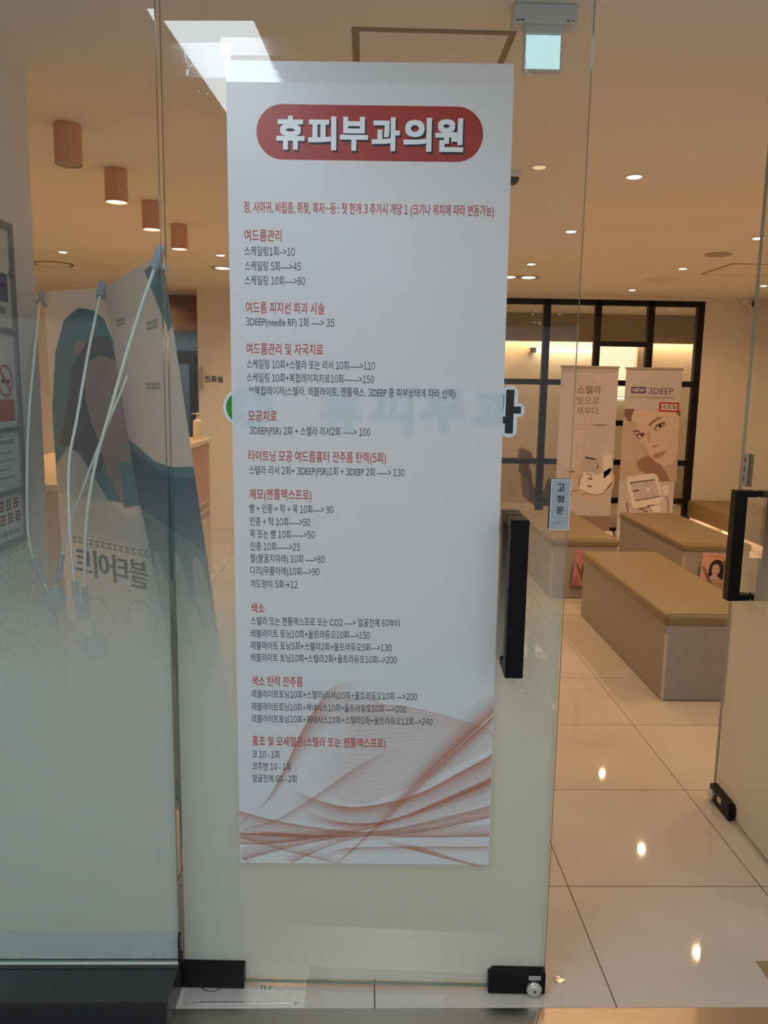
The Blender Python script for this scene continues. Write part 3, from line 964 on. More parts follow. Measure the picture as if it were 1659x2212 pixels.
for si, (ea, eb, ia, ib) in enumerate(VEIL):
    A = smooth_path([(*art(*p), 0) for p in ea], 36)
    B = smooth_path([(*art(*p), 0) for p in eb], 36)
    yy = PY - 0.00004 - 0.000012 * si
    nb = 8
    base = len(vb_v)
    for i in range(37):
        for j in range(nb + 1):
            f = (j / nb)
            p = A[i].lerp(B[i], f)
            fall = ib + (ia - ib) * max(0, 1 - f * 1.0) ** 3.2
            xl = 0.1485 - (p.y - 0.341) * 0.0049 + 0.0006
            xr = 0.7620 - (p.y - 0.3485) * 0.0064 - 0.0006
            vb_v.append((min(max(p.x, xl), xr), yy, max(p.y, 0.3435)))
            q = i / 36
            e0, e1_ = ea[0], ea[-1]
            if not (e0[0] < 118 or e0[1] > 900 or e0[0] > 1470):
                fall *= min(1, q / 0.3) ** 1.5
            if not (e1_[0] > 1470 or e1_[1] > 900):
                fall *= min(1, (1 - q) / 0.3) ** 1.5
            vb_a.append((fall * 1.6, f, 0.0))
    for i in range(36):
        for j in range(nb):
            k = base + i * (nb + 1) + j
            vb_f.append((k, k + 1, k + nb + 2, k + nb + 1))
me = bpy.data.meshes.new('ribbon_print')
me.from_pydata(vb_v, [], vb_f)
at = me.attributes.new('ink', 'FLOAT_VECTOR', 'POINT')
for i, a in enumerate(vb_a):
    at.data[i].vector = a
me.materials.append(M['ribbon'])
rb = bpy.data.objects.new('ribbon_print', me)
COL.objects.link(rb)
rb.parent = po

# ------------------------------------------------------------------ the fixed pane left of the door
lp = thing('glass_pane', 'fixed frameless glass pane left of the door, standing on the black granite curb', 'glass pane', (-0.4478, 1.815, 0.083))
g = MB().box(-0.96, 0.0, -0.006, 0.006, 0.002, CZ - 0.085).build('glass', [M['glass'], M['glass_edge']], lp)
for p in g.data.polygons:
    if abs(p.normal.y) < 0.5:
        p.material_index = 1
fm = film_mat('halftone_film_pane', 0.0052, 1.29 - 0.083, 0.82 - 0.083, 0.42 - 0.083)
MB().quad((-0.958, 0.0085, 0.076), (-0.001, 0.0085, 0.076), (-0.001, 0.0085, 1.22), (-0.958, 0.0085, 1.22)).build('frosted_film', fm, lp)
MB().quad((-0.958, 0.0085, 0.003), (-0.001, 0.0085, 0.003), (-0.001, 0.0085, 0.0755), (-0.958, 0.0085, 0.0755)).build('curb_reflection', M['curb_reflection'], lp)  # paints the curb's bluish reflection as a strip along the glass foot
MB().box(-0.958, -0.001, -0.0085, -0.006, 0.0, 0.005).build('sealant_bead', M['white_metal'], lp)
MB().box(-0.0005, 0.0026, -0.010, 0.010, 0.0, 0.075).build('edge_gasket', M['black'], lp)

# ------------------------------------------------------------------ the open glass door at right
RD = (1.305, 1.86, 0)
rd = build_door('glass_door', 'open frameless glass door swung inward at the right edge', RD, math.radians(88.6), 0.93)
rd.name = 'glass_door.001'
# local x runs along the leaf away from us, local +y faces the doorway (-X side of the place)
fm_o = [c for c in rd.children if c.name.startswith('frosted_film')][0]
fm_o.location = (0, -0.017, 0)
def rpatch(x0, x1):
    p = [(x0, 0.004), (x1, 0.004), (x1, 0.061), (x0 + 0.012, 0.061), (x0, 0.049)]
    return MB().prism(p, -0.019, 0.019, 'y').build('patch_fitting', M['black'], rd, bevel=0.0018)
rp = rpatch(0.76, 0.93)
MB().lathe([(0.0190, 0), (0.0190, -0.007), (0.0172, -0.0095), (0.0118, -0.0097), (0.0116, -0.0132), (0.0105, -0.0138)], (0.902, 0.019, 0.030), 40, 'y').build('lock_cylinder', M['lock_metal'], rp)
MB().box(0.9008, 0.9032, 0.0331, 0.0336, 0.026, 0.034).build('keyhole', M['dark_plastic'], rp)
lb = MB().box(0.825, 0.858, 0.019, 0.0203, 0.028, 0.050).build('lock_label', M['label_tape'], rp)
rh = MB()
for (y0, y1, a0, a1) in ((0.042, 0.082, 0.006, 0.042), (-0.082, -0.042, -0.042, -0.006)):
    h = MB()
    h.box(0.772, 0.813, y0, y1, 0.805, 1.185)
    h.box(0.773, 0.812, a0, a1, 1.163, 1.184)
    h.box(0.773, 0.812, a0, a1, 0.806, 0.827)
    h.build('pull_handle', M['black'], rd, bevel=0.0015)
pl = MB().box(0.866, 0.914, 0.0062, 0.0102, 1.186, 1.300).build('sign_plate', M['plaque'], rd, bevel=0.0008)
zs = 1.278
for c_ in '미세요':
    me_o = text('sign_letter', c_, pl, M['ink_black'], -0.0082, 0, 0, width=0.0165, height=0.0165, size=1, bold=0.0004)
    me_o.location = (0.890, 0.0106, zs)
    me_o.rotation_euler = (0, 0, PI)
    zs -= 0.031
MB().box(0.866, 0.914, -0.0102, -0.0062, 1.186, 1.300).build('sign_back', M['dark_plastic'], rd)

# ------------------------------------------------------------------ floor fittings
def spring_plate(label, x0, x1, y0, y1, mirror, m='steel_plate'):
    t = thing('floor_spring_cover', label, 'floor plate', (x0, y0, 0.0), group=None)
    w, d = x1 - x0, y1 - y0
    MB().box(0, w, 0, d, 0.0002, 0.0018).build('plate', M[m], t, bevel=0.0004)
    cx = 0.062 if not mirror else w - 0.062
    gr = MB()
    n = 40
    for i in range(n):
        a, b = 2 * PI * i / n, 2 * PI * (i + 1) / n
        r0, r1 = 0.027, 0.0295
        gr.quad((cx + r0 * math.cos(a), 0.082 + r0 * math.sin(a), 0.0021), (cx + r1 * math.cos(a), 0.082 + r1 * math.sin(a), 0.0021),
                (cx + r1 * math.cos(b), 0.082 + r1 * math.sin(b), 0.0021), (cx + r0 * math.cos(b), 0.082 + r0 * math.sin(b), 0.0021))
    gr.build('spindle_ring', M['chrome'], t)
    MB().box(0.04, w - 0.035, 0.0155, 0.0185, 0.0018, 0.0028).build('pressed_rib', M['chrome'], t)
    mk = MB()
    for bx in ((0.185, 0.20, 0.070, 0.073), (0.187, 0.190, 0.060, 0.070), (0.195, 0.198, 0.060, 0.070), (0.183, 0.202, 0.058, 0.060),
               (0.210, 0.224, 0.073, 0.0755), (0.210, 0.224, 0.065, 0.0675), (0.210, 0.224, 0.057, 0.0595), (0.2085, 0.211, 0.057, 0.0755)):
        mk.box(bx[0], bx[1], bx[2], bx[3], 0.0018, 0.0024)
    mk.build('pressed_mark', M['chrome'], t)
    for sx in (0.012, 0.032, w - 0.022):
        MB().lathe([(0.0045, 0.0018), (0.0045, 0.0026), (0.002, 0.0029)], (sx, 0.013 if sx != 0.032 else 0.016, 0), 16).build('screw', M['vent'], t, smooth=True)
    return t
spring_plate('stainless floor cover plate under the poster door hinge', -0.434, -0.133, 1.7605, 1.868, False)
spring_plate('stainless floor cover plate at the right edge of the doorway', 1.066, 1.367, 1.825, 1.921, True, 'steel')
st = thing('floor_socket', 'small round steel bolt socket in the floor right of the door lock', 'floor socket', (0.518, 1.853, 0))
MB().lathe([(0.0145, 0.0002), (0.0145, 0.0022), (0.011, 0.0028), (0.010, 0.0016), (0.006, 0.0015)], (0, 0, 0), 32).build('socket_ring', M['chrome'], st, smooth=True)

# ------------------------------------------------------------------ X-frame banners behind the left pane (seen from the back)
def scale_from_eye(p, y):
    p = Vector(p)
    return EYE + (p - EYE) * (y / p.y)


def xbanner(label, tl_, tr_, lean, near_poles, far_poles, rear_leg, hubp, prints, bottom_z, texts=()):
    """tl_/tr_: top corners as seen from behind (left, right); lean: vector the bottom is pushed by"""
    t = thing('x_banner', label, 'banner stand', (0, 0, 0), group='banner stands behind the fixed pane')
    a, b = Vector(tl_), Vector(tr_)
    bl_, br_ = a + lean, b + lean
    bl_.z = br_.z = bottom_z
    ux = (b - a)
    uz = (a - bl_)
    nrm = ux.cross(uz).normalized()       # points towards us (the back of the print)
    if nrm.y > 0:
        nrm = -nrm
    def P(u, v, off=0.0):
        return bl_.lerp(br_, u).lerp(a.lerp(b, u), v) + nrm * off
    s = MB()
    s.quad(P(0, 0), P(1, 0), P(1, 1), P(0, 1))
    s.build('cloth', M['bannerback'], t)
    for nm, m_, polys, off in prints:
        q = MB()
        for pts in polys:
            q.quad(*[P(u, v, off) for u, v in pts])
        q.build(nm, m_, t)
    for nm, m_, string, u0, u1, v0, v1, off, bold in texts:      # print showing through from the far side: mirrored
        o = text(nm, string, t, m_, 0, 0.5, 0, width=1.0, height=1.0, size=1, mirror=True, bold=bold)
        for vt in o.data.vertices:
            vt.co = P(u0 + (u1 - u0) * vt.co.x, v0 + (v1 - v0) * vt.co.z, off)
        o.data.update()
    for path in (near_poles, far_poles):
        pth = smooth_path(path, 30)
        MB().tube(pth, 0.0042, 10).build('pole', M['rod'], t, smooth=True)
        i0 = 4
        MB().tube(pth[i0:i0 + 5], 0.0085, 12).build('pole_sleeve', M['hub'], t, smooth=True)
        e = pth[-1]
        d_ = (pth[-1] - pth[-3]).normalized()
        MB().tube([e - d_ * 0.03, e + d_ * 0.018, e + d_ * 0.024], [0.0115, 0.0115, 0.005], 14).build('end_cap', M['hub'], t, smooth=True)
        MB().tube([e + Vector((0.004, 0.004, -0.02)), e + Vector((0.016, 0.006, -0.032))], 0.007, 10).build('grommet_hook', M['hub'], t, smooth=True)
    h = Vector(hubp)
    MB().tube([h + Vector((0, 0, 0.028)), h + Vector((0, 0, 0.012)), h + Vector((0, 0, -0.022)), h + Vector((0, 0, -0.034))], [0.022, 0.033, 0.033, 0.020], 18).build('hub', M['hub'], t, smooth=True)
    for (u, v) in ((0.03, 0.02), (0.97, 0.02)):
        e = P(u, v, 0.004)
        m1 = h.lerp(e, 0.5) + nrm * 0.02
        MB().tube(smooth_path([h, m1, e], 14), 0.005, 10).build('leg', M['hub'], t, smooth=True)
        MB().tube([e + Vector((0, 0, 0.01)), Vector((e.x, e.y, 0.0))], 0.006, 8).build('foot', M['hub'], t, smooth=True)
    MB().tube(smooth_path([h, h.lerp(Vector(rear_leg), 0.5), Vector(rear_leg)], 12), 0.005, 10).build('leg', M['hub'], t, smooth=True)
    return t


def ell(cx, cy, rx, ry, n=28, a0=0, a1=360):
    return [(cx + rx * math.cos(math.radians(a0 + (a1 - a0) * i / n)), cy + ry * math.sin(math.radians(a0 + (a1 - a0) * i / n))) for i in range(n + (0 if a1 - a0 >= 360 else 1))]


def strokes(u0, u1, v, h, n, gap=0.25):
    """a row of small upright marks standing for lettering too blurred to read"""
    out = []
    w = (u1 - u0) / n
    for i in range(n):
        x = u0 + i * w
        out.append([(x, v), (x + w * (1 - gap), v), (x + w * (1 - gap), v + h * 0.28), (x, v + h * 0.28)])
        out.append([(x, v + h * 0.7), (x + w * (1 - gap), v + h * 0.7), (x + w * (1 - gap), v + h), (x, v + h)])
        out.append([(x + w * 0.1, v + h * 0.28), (x + w * 0.32, v + h * 0.28), (x + w * 0.32, v + h * 0.7), (x + w * 0.1, v + h * 0.7)])
    return out


petals = [ell(u, v, 0.10, 0.055, 18) for u, v in ((0.20, 0.475), (0.38, 0.44), (0.56, 0.50), (0.70, 0.43), (0.87, 0.515), (0.92, 0.42), (0.22, 0.36))]
xbanner('pale banner stand nearest the glass door, light grey with dark blue lower half',
        (-0.786, 2.485, 1.788), (-0.463, 1.885, 1.800), Vector((0.19, 0.10, 0)),
        [(-0.745, 2.164, 0.785), (-0.76, 2.155, 0.874), (-0.757, 2.14, 0.976), (-0.732, 2.10, 1.142), (-0.691, 2.06, 1.294), (-0.625, 2.0, 1.449), (-0.546, 1.94, 1.635), (-0.470, 1.888, 1.795)],
        [(-0.745, 2.164, 0.785), (-0.783, 2.17, 0.868), (-0.804, 2.19, 0.98), (-0.819, 2.215, 1.121), (-0.827, 2.255, 1.285), (-0.815, 2.30, 1.412), (-0.80, 2.37, 1.595), (-0.790, 2.478, 1.785)],
        (-0.90, 1.96, 0.0), (-0.745, 2.164, 0.785),
        [('blue_lower_print', M['teal'], [[(0.0, 0.0), (1.0, 0.0), (1.0, 0.711), (0.70, 0.70), (0.44, 0.701), (0.0, 0.73)]], 0.0008),
         ('dark_band_print', M['teal_dark'], [[(0.0, 0.60), (1.0, 0.585), (1.0, 0.695), (0.70, 0.685), (0.44, 0.688), (0.0, 0.715)]], 0.0012),
         ('petal_print', M['grey_print'], petals, 0.0016),
         ('pale_streak_print', M['grey_print'], [[(0.0, 0.20), (0.4, 0.27), (1.0, 0.26), (1.0, 0.33), (0.5, 0.35), (0.0, 0.30)]], 0.0014),
         ('corner_shade_print', M['leaf_print'], [[(0.74, 0.99), (0.86, 0.993), (1.0, 0.985), (1.0, 0.905), (0.95, 0.90), (0.87, 0.93)]], 0.0010),
         ('show_through_text', M['text_faint'], strokes(0.15, 0.32, 0.928, 0.011, 4) + strokes(0.66, 0.82, 0.908, 0.012, 4) + strokes(0.5, 0.72, 0.82, 0.010, 5), 0.0012)],
        0.12)
Bp = [scale_from_eye(p, y) for p, y in zip(
    [(-1.048, 2.67, 0.786), (-1.097, 2.69, 0.845), (-1.149, 2.73, 0.965), (-1.172, 2.79, 1.149), (-1.186, 2.87, 1.385), (-1.186, 2.95, 1.613), (-1.191, 3.04, 1.815)],
    (2.42, 2.44, 2.45, 2.46, 2.49, 2.58, 2.74))]
Bq = [scale_from_eye(p, y) for p, y in zip(
    [(-1.048, 2.67, 0.786), (-1.03, 2.66, 0.853), (-0.994, 2.65, 0.998), (-0.946, 2.65, 1.123), (-0.874, 2.66, 1.307), (-0.773, 2.68, 1.549), (-0.68, 2.69, 1.772)],
    (2.42, 2.415, 2.405, 2.395, 2.39, 2.39, 2.38))]
arch = [(0.10, 0.42), (0.10, 0.80)] + [(0.56 + 0.46 * math.cos(math.radians(180 - 180 * i / 20)), 0.80 + 0.14 * math.sin(math.radians(180 * i / 20))) for i in range(1, 20)] + [(1.0, 0.80), (1.0, 0.42)]
xbanner('pale banner stand beside the notice board, woman under a teal arch showing through',
        (-1.072, 2.76, 1.80), (-0.60, 2.41, 1.80), Vector((0.03, 0.04, 0)),
        Bp, Bq, (-1.00, 2.15, 0.0), tuple(Bp[0]),
        [('arch_print', M['teal'], [[(0.0, 0.60), (0.0, 0.70), (0.005, 0.775), (0.077, 0.885), (0.18, 0.945), (0.32, 0.966), (0.45, 0.96), (0.54, 0.942), (0.60, 0.905), (0.66, 0.85), (0.70, 0.75), (0.72, 0.60)]], 0.0008),
         ('hair_print', M['hair_faint'], [[(0.14, 0.70), (0.05, 0.699), (0.09, 0.73), (0.16, 0.79), (0.22, 0.849), (0.33, 0.897), (0.51, 0.915), (0.62, 0.90), (0.70, 0.86), (0.72, 0.78), (0.66, 0.74), (0.50, 0.69), (0.42, 0.655), (0.35, 0.65), (0.25, 0.69)]], 0.0012),
         ('face_print', M['skin_faint'], [[(0.35, 0.86), (0.48, 0.877), (0.60, 0.87), (0.66, 0.845), (0.70, 0.78), (0.74, 0.70), (0.74, 0.60), (0.62, 0.59), (0.48, 0.655), (0.43, 0.712), (0.37, 0.75), (0.33, 0.796)]], 0.0016),
         ('hand_print', M['skin_faint'], [[(0.24, 0.885), (0.29, 0.905), (0.36, 0.905), (0.36, 0.895), (0.28, 0.876)]], 0.0018),
         ('robe_print', M['bannerback'], [[(0.0, 0.655), (0.14, 0.70), (0.24, 0.685), (0.36, 0.645), (0.48, 0.60), (0.66, 0.575), (1.0, 0.60), (1.0, 0.52), (0.0, 0.52)]], 0.0020),
         ('blue_block_print', M['teal'], [[(0.60, 0.677), (0.80, 0.68), (0.80, 0.60), (0.62, 0.597)]], 0.0022),
         ('show_through_text', M['text_faint'], strokes(0.12, 0.98, 0.503, 0.013, 16), 0.0024),
         ('ring_print', M['text_faint'], [[(cu + r0 * math.cos(a), cv + r0 * 0.35 * math.sin(a)), (cu + r1 * math.cos(a), cv + r1 * 0.35 * math.sin(a)), (cu + r1 * math.cos(b), cv + r1 * 0.35 * math.sin(b)), (cu + r0 * math.cos(b), cv + r0 * 0.35 * math.sin(b))]
           for cu, cv in ((0.321, 0.353), (0.71, 0.369)) for r0, r1 in ((0.120, 0.127),) for q in range(36) for a, b in ((2 * PI * q / 36, 2 * PI * (q + 1) / 36),)], 0.0022)],
        0.12, [('show_through_lettering', M['text_faint'], '블타이트', 0.125, 0.79, 0.437, 0.494, 0.0024, 0.012)])

# ------------------------------------------------------------------ notice board on the left wall
nb_ = thing('notice_board', 'grey framed notice board on the white wall at far left', 'notice board', (-1.055, 1.93, 0))
f = MB()
for z0, z1 in ((1.942, 1.962), (1.645, 1.66), (1.362, 1.374), (1.178, 1.19), (1.022, 1.042)):
    f.box(0.0, 0.012, 0.0, 0.55, z0, z1)
for y0, y1 in ((0.0, 0.018), (0.532, 0.55)):
    f.box(0.0, 0.0125, y0, y1, 1.022, 1.962)
f.build('frame', M['board_frame'], nb_, bevel=0.001)
MB().box(0.0, 0.004, 0.017, 0.533, 1.03, 1.95).build('backing', M['board_paper'], nb_)
def bq(nm, m_, y0, y1, z0, z1, off=0.0):
    x = 0.0046 + off
    return MB().quad((x, y0, z0), (x, y1, z0), (x, y1, z1), (x, y0, z1)).build(nm, m_, nb_)
bq('blue_card', M['p_cyan'], 0.30, 0.51, 1.735, 1.815)
bq('blue_card', M['p_purple'], 0.30, 0.50, 1.775, 1.785, 0.0004)
bq('card_text', M['text_faint'], 0.33, 0.49, 1.70, 1.72)
bq('red_notice', M['notice_red'], 0.25, 0.515, 1.392, 1.455)
pn = MB()
for i in range(32):
    a, b = 2 * PI * i / 32, 2 * PI * (i + 1) / 32
    r0, r1 = 0.040, 0.047
    pn.quad((0.005, 0.462 + r0 * math.cos(a), 1.508 + r0 * math.sin(a)), (0.005, 0.462 + r1 * math.cos(a), 1.508 + r1 * math.sin(a)),
            (0.005, 0.462 + r1 * math.cos(b), 1.508 + r1 * math.sin(b)), (0.005, 0.462 + r0 * math.cos(b), 1.508 + r0 * math.sin(b)))
pn.quad((0.0051, 0.430, 1.530), (0.0051, 0.436, 1.538), (0.0051, 0.494, 1.486), (0.0051, 0.488, 1.478))
pn.build('no_smoking_sign', M['notice_red'], nb_)
MB().quad((0.0049, 0.435, 1.503), (0.0049, 0.49, 1.503), (0.0049, 0.49, 1.512), (0.0049, 0.435, 1.512)).build('cigarette', M['ink_black'], nb_)
tx = MB()
for y0, y1, z0, z1 in ((0.30, 0.42, 1.345, 1.352), (0.40, 0.50, 1.325, 1.338), (0.26, 0.48, 1.298, 1.304), (0.26, 0.50, 1.276, 1.281), (0.26, 0.46, 1.25, 1.255), (0.26, 0.49, 1.225, 1.231), (0.45, 0.50, 1.465, 1.472)):
    tx.quad((0.0047, y0, z0), (0.0047, y1, z0), (0.0047, y1, z1), (0.0047, y0, z1))
for i in range(6):
    tx.quad((0.0047, 0.27 + i * 0.04, 1.055), (0.0047, 0.298 + i * 0.04, 1.055), (0.0047, 0.298 + i * 0.04, 1.072), (0.0047, 0.27 + i * 0.04, 1.072))
tx.build('small_print', M['text_faint'], nb_)
rt = MB()
for row, z in ((0, 1.132), (1, 1.092)):
    for i in range(5):
        y = 0.27 + i * 0.05 + row * 0.008
        h = 0.03
        for a in ((0, 0.034, 0, 0.006), (0, 0.034, h - 0.006, h), (0, 0.034, 0.012, 0.017), (0.004, 0.010, 0.0, h), (0.024, 0.030, 0.0, h)):
            rt.quad((0.0047, y + a[0], z + a[2]), (0.0047, y + a[1], z + a[2]), (0.0047, y + a[1], z + a[3]), (0.0047, y + a[0], z + a[3]))
rt.build('red_lettering', M['notice_red'], nb_)
for z in (1.652, 1.368, 1.183, 1.82):
    MB().box(0.006, 0.016, 0.522, 0.534, z - 0.008, z + 0.008).build('clip', M['board_frame'], nb_, bevel=0.002)

# ------------------------------------------------------------------ ceiling: downlights, pendants, exit light
def make_downlight(x, y, label, on=True, light=True, k=1.0):
    t = thing('downlight', label, 'ceiling light', (x, y, CZ), group='recessed ceiling downlights')
    MB().lathe([(0.046, 0.0), (0.046, -0.004), (0.040, -0.005), (0.030, -0.0012)], (0, 0, 0), 28).build('trim_ring', M['trim_ring'], t, smooth=True)
    MB().lathe([(0.028, -0.0022), (0.026, -0.0056)], (0, 0, 0), 24).build('lens', M['lamp'] if on else M['lamp_dim'], t)
    if light and on:
        add_spot(x, y, CZ - 0.03, DOWNLIGHT_W * (0.62 if y > 7 else 1.0 if y > 4.5 else 1.25), WARM)
    return t


def add_spot(x, y, z, w, col, cone=155, blend=0.8, r=0.022):
    l = bpy.data.lights.new('spot_beam', 'SPOT')
    l.energy = w
    l.color = col
    l.spot_size = math.radians(cone)
    l.spot_blend = blend
    l.shadow_soft_size = r
    o = bpy.data.objects.new('spot_beam', l)
    COL.objects.link(o)
    o.location = (x, y, z)
    return o


for x, y, label, on in (
        (1.18, 3.73, 'recessed downlight shining in the open ceiling above the doorway, nearest of them', True),
        (1.22, 5.00, 'recessed downlight seen through the glass door edge, second row from the doorway', True),
        (0.73, 3.61, 'dim recessed downlight just right of the poster, seen through the glass', False),
        (1.245, 6.30, 'recessed downlight close in front of the twin lamp fitting', True),
        (2.44, 6.38, 'recessed downlight left of the far square ceiling hatch', True),
        (2.50, 7.76, 'recessed downlight closest to the black window frame', True),
        (2.40, 5.09, 'recessed downlight touching the edge of the open right door', True),
        (3.52, 7.28, 'small recessed downlight behind the open right door, beyond the hatch', True),
        (-2.24, 6.17, 'recessed downlight at far left under the wooden pendant lamps', True),
        (-1.085, 6.17, 'recessed downlight left of the poster, in front of the twin fitting', True)):
    make_downlight(x, y, label, on)


def twin(x0, x1, y, label):
    t = thing('twin_downlight', label, 'ceiling light', ((x0 + x1) / 2, y, CZ), group='twin ceiling lamps')
    w = (x1 - x0) / 2
    MB().box(-w - 0.085, w + 0.085, -0.075, 0.075, -0.004, 0.0).build('housing', M['vent'], t)
    for sx in (-w, w):
        MB().lathe([(0.058, -0.0042), (0.056, -0.0055)], (sx, 0, 0), 24).build('lens', M['lamp'], t)
        add_spot((x0 + x1) / 2 + sx, y, CZ - 0.03, DOWNLIGHT_W * 0.35, WARM)
twin(1.20, 1.37, 7.03, 'twin lamp ceiling fitting right of the poster, in front of the black frame')
twin(-1.19, -1.02, 6.83, 'twin lamp ceiling fitting left of the poster, near the back wall')

# unseen spots added outside the frame to brighten the room, on the lamp grid
for x, y in ((2.42, 3.73), (2.42, 2.45), (3.55, 3.73), (3.55, 5.1), (-2.3, 4.9), (-3.5, 3.7), (-3.5, 6.2), (-2.3, 3.6)):
    add_spot(x, y, CZ - 0.03, DOWNLIGHT_W * 1.1, WARM)

# wooden cylinder lamps
def make_pendant(x, y, label, on):
    t = thing('ceiling_lamp', label, 'ceiling lamp', (x, y, CZ), group='wooden cylinder lamps')
    n = 36
    MB().lathe([(0.048, 0.0), (0.048, -0.006), (0.0495, -0.007), (0.0495, -0.142), (0.0478, -0.1438), (0.0462, -0.142), (0.0462, -0.118)], (0, 0, 0), n).build('shade', M['wood'], t, smooth=True)
    MB().lathe([(0.0448, -0.136), (0.0435, -0.1395)], (0, 0, 0), n).build('bulb', M['pendant_lamp'] if on else M['vent'], t)
    if on:
        add_spot(x, y, CZ - 0.15, PENDANT_W, WARM_LAMP, 140, 0.8, 0.03)
make_pendant(-1.118, 3.18, 'unlit wooden cylinder ceiling lamp, nearest and largest', False)
make_pendant(-1.130, 3.80, 'lit wooden cylinder ceiling lamp, second from the left', True)
make_pendant(-1.140, 4.44, 'lit wooden cylinder ceiling lamp just left of the glass joint', True)
make_pendant(-1.135, 5.05, 'lit wooden cylinder ceiling lamp just right of the glass joint, smallest', True)

# small exit light hung from the ceiling
ex = thing('exit_light', 'small exit light with blank glowing pale blue panel, above the door', 'exit light', (0.432, 2.16, 0))
MB().box(-0.079, 0.079, -0.025, 0.035, 2.405, CZ).build('housing', M['exit_body'], ex, bevel=0.006)
MB().box(-0.048, 0.048, -0.012, 0.022, 2.385, 2.405).build('neck', M['exit_body'], ex)
MB().box(-0.0475, 0.0475, -0.006, 0.018, 2.300, 2.387).build('panel_frame', M['exit_body'], ex, bevel=0.001)
MB().poly_y([(-0.0435, 2.304), (0.0435, 2.304), (0.0435, 2.383), (-0.0435, 2.383)], -0.0064).build('lit_panel', M['exit_panel'], ex)
sl = MB()
for x0, x1 in ((-0.072, -0.066), (-0.062, -0.052), (0.052, 0.060), (0.066, 0.071)):
    sl.box(x0, x1, -0.0255, -0.022, 2.408, 2.411)
sl.build('slot', M['dark_plastic'], ex)

sp_ = thing('ceiling_speaker', 'round grey speaker grille in the ceiling at upper right', 'speaker', (2.42, 5.70, CZ))
MB().lathe([(0.090, 0.0), (0.090, -0.005), (0.080, -0.008)], (0, 0, 0), 40).build('grille', M['vent'], sp_, smooth=True)
rg = thing('ceiling_fitting', 'unlit round ceiling fitting with glossy rim, above the window frame', 'ceiling fitting', (2.51, 7.03, CZ))
MB().lathe([(0.150, 0.0), (0.150, -0.006), (0.142, -0.010), (0.120, -0.004), (0.10, -0.003)], (0, 0, 0), 40).build('rim', M['trim_ring'], rg, smooth=True)
sd = thing('ceiling_vent', 'flat round vent ring in the ceiling at far left', 'vent', (-2.55, 6.80, CZ))
MB().lathe([(0.16, 0.0), (0.16, -0.006), (0.15, -0.007), (0.148, -0.002)], (0, 0, 0), 36).build('ring', M['hatch_gap'], sd, smooth=True)
MB().lathe([(0.135, -0.001), (0.13, -0.008)], (0, 0, 0), 36).build('disc', M['ceiling'], sd)
dm = thing('dome_camera', 'small white dome camera peeping out right of the poster', 'camera', (0.632, 3.70, CZ))
MB().lathe([(0.045, 0.0), (0.045, -0.022), (0.040, -0.026)], (0, 0, 0), 30).build('base', M['white_metal'], dm, smooth=True)
MB().lathe([(0.030, -0.026)] + [(0.030 * math.cos(a * PI / 16), -0.026 - 0.030 * math.sin(a * PI / 16)) for a in range(1, 8)], (0, 0, 0), 24).build('dome', M['dark_plastic'], dm, smooth=True)
cc = thing('security_camera', 'small white wall camera in the upper right back corner', 'camera', (3.86, 8.30, 2.40))
MB().box(-0.06, 0.07, -0.02, 0.05, -0.01, 0.05).build('mount', M['white_metal'], cc, bevel=0.008)
MB().lathe([(0.040, 0.0), (0.040, 0.05), (0.036, 0.06)], (0.04, -0.02, -0.01), 24, 'y').build('body', M['white_metal'], cc, smooth=True)
MB().lathe([(0.034, 0.0605), (0.020, 0.075)], (0.04, -0.02, -0.01), 24, 'y').build('lens_cover', M['dark_plastic'], cc, smooth=True)

# ------------------------------------------------------------------ waiting-room benches
def bench(label, x0, x1, y0, y1, top, leg_seam=True):
    t = thing('bench', label, 'bench', ((x0 + x1) / 2, (y0 + y1) / 2, 0), group='tan topped waiting benches')
    w, d = (x1 - x0) / 2, (y1 - y0) / 2
    MB().box(-w + 0.012, w - 0.012, -d + 0.012, d - 0.012, 0.004, top - 0.058).build('body', M['bench_body'], t, bevel=0.002)
    c = MB().box(-w, w, -d, d, top - 0.060, top).build('cushion', M['leather'], t, bevel=0.022, seg=5)
    c.data.polygons.foreach_set('use_smooth', [True] * len(c.data.polygons))
    MB().box(-w + 0.009, -w + 0.022, -d + 0.008, -d + 0.020, 0.0, top - 0.10).build('edge_strip', M['counter_cream'], t, bevel=0.002)
    sm = MB()
    z = top - 0.012
    sm.tube([(-w + 0.008, -d + 0.001, top - 0.05), (-w + 0.008, -d + 0.001, z - 0.006), (-w + 0.012, -d + 0.008, top - 0.003), (-w + 0.02, -d + 0.014, top - 0.0005), (w - 0.02, -d + 0.014, top - 0.0005)], 0.0022, 6)
    sm.build('seam', M['leather'], t)
    return t
bench('tan topped grey bench in front, nearest in the doorway', 1.462, 1.975, 3.725, 5.255, 0.442)
bench('tan topped grey bench before the woman portrait banner, near the wall bench', 2.262, 2.762, 5.54, 7.00, 0.442)
bench('tan topped grey bench at left behind the fixed door sign', 1.352, 1.852, 5.67, 7.07, 0.442)
bench('tan topped grey bench mostly hidden behind the open right door handle', 2.345, 2.845, 3.62, 5.10, 0.442)

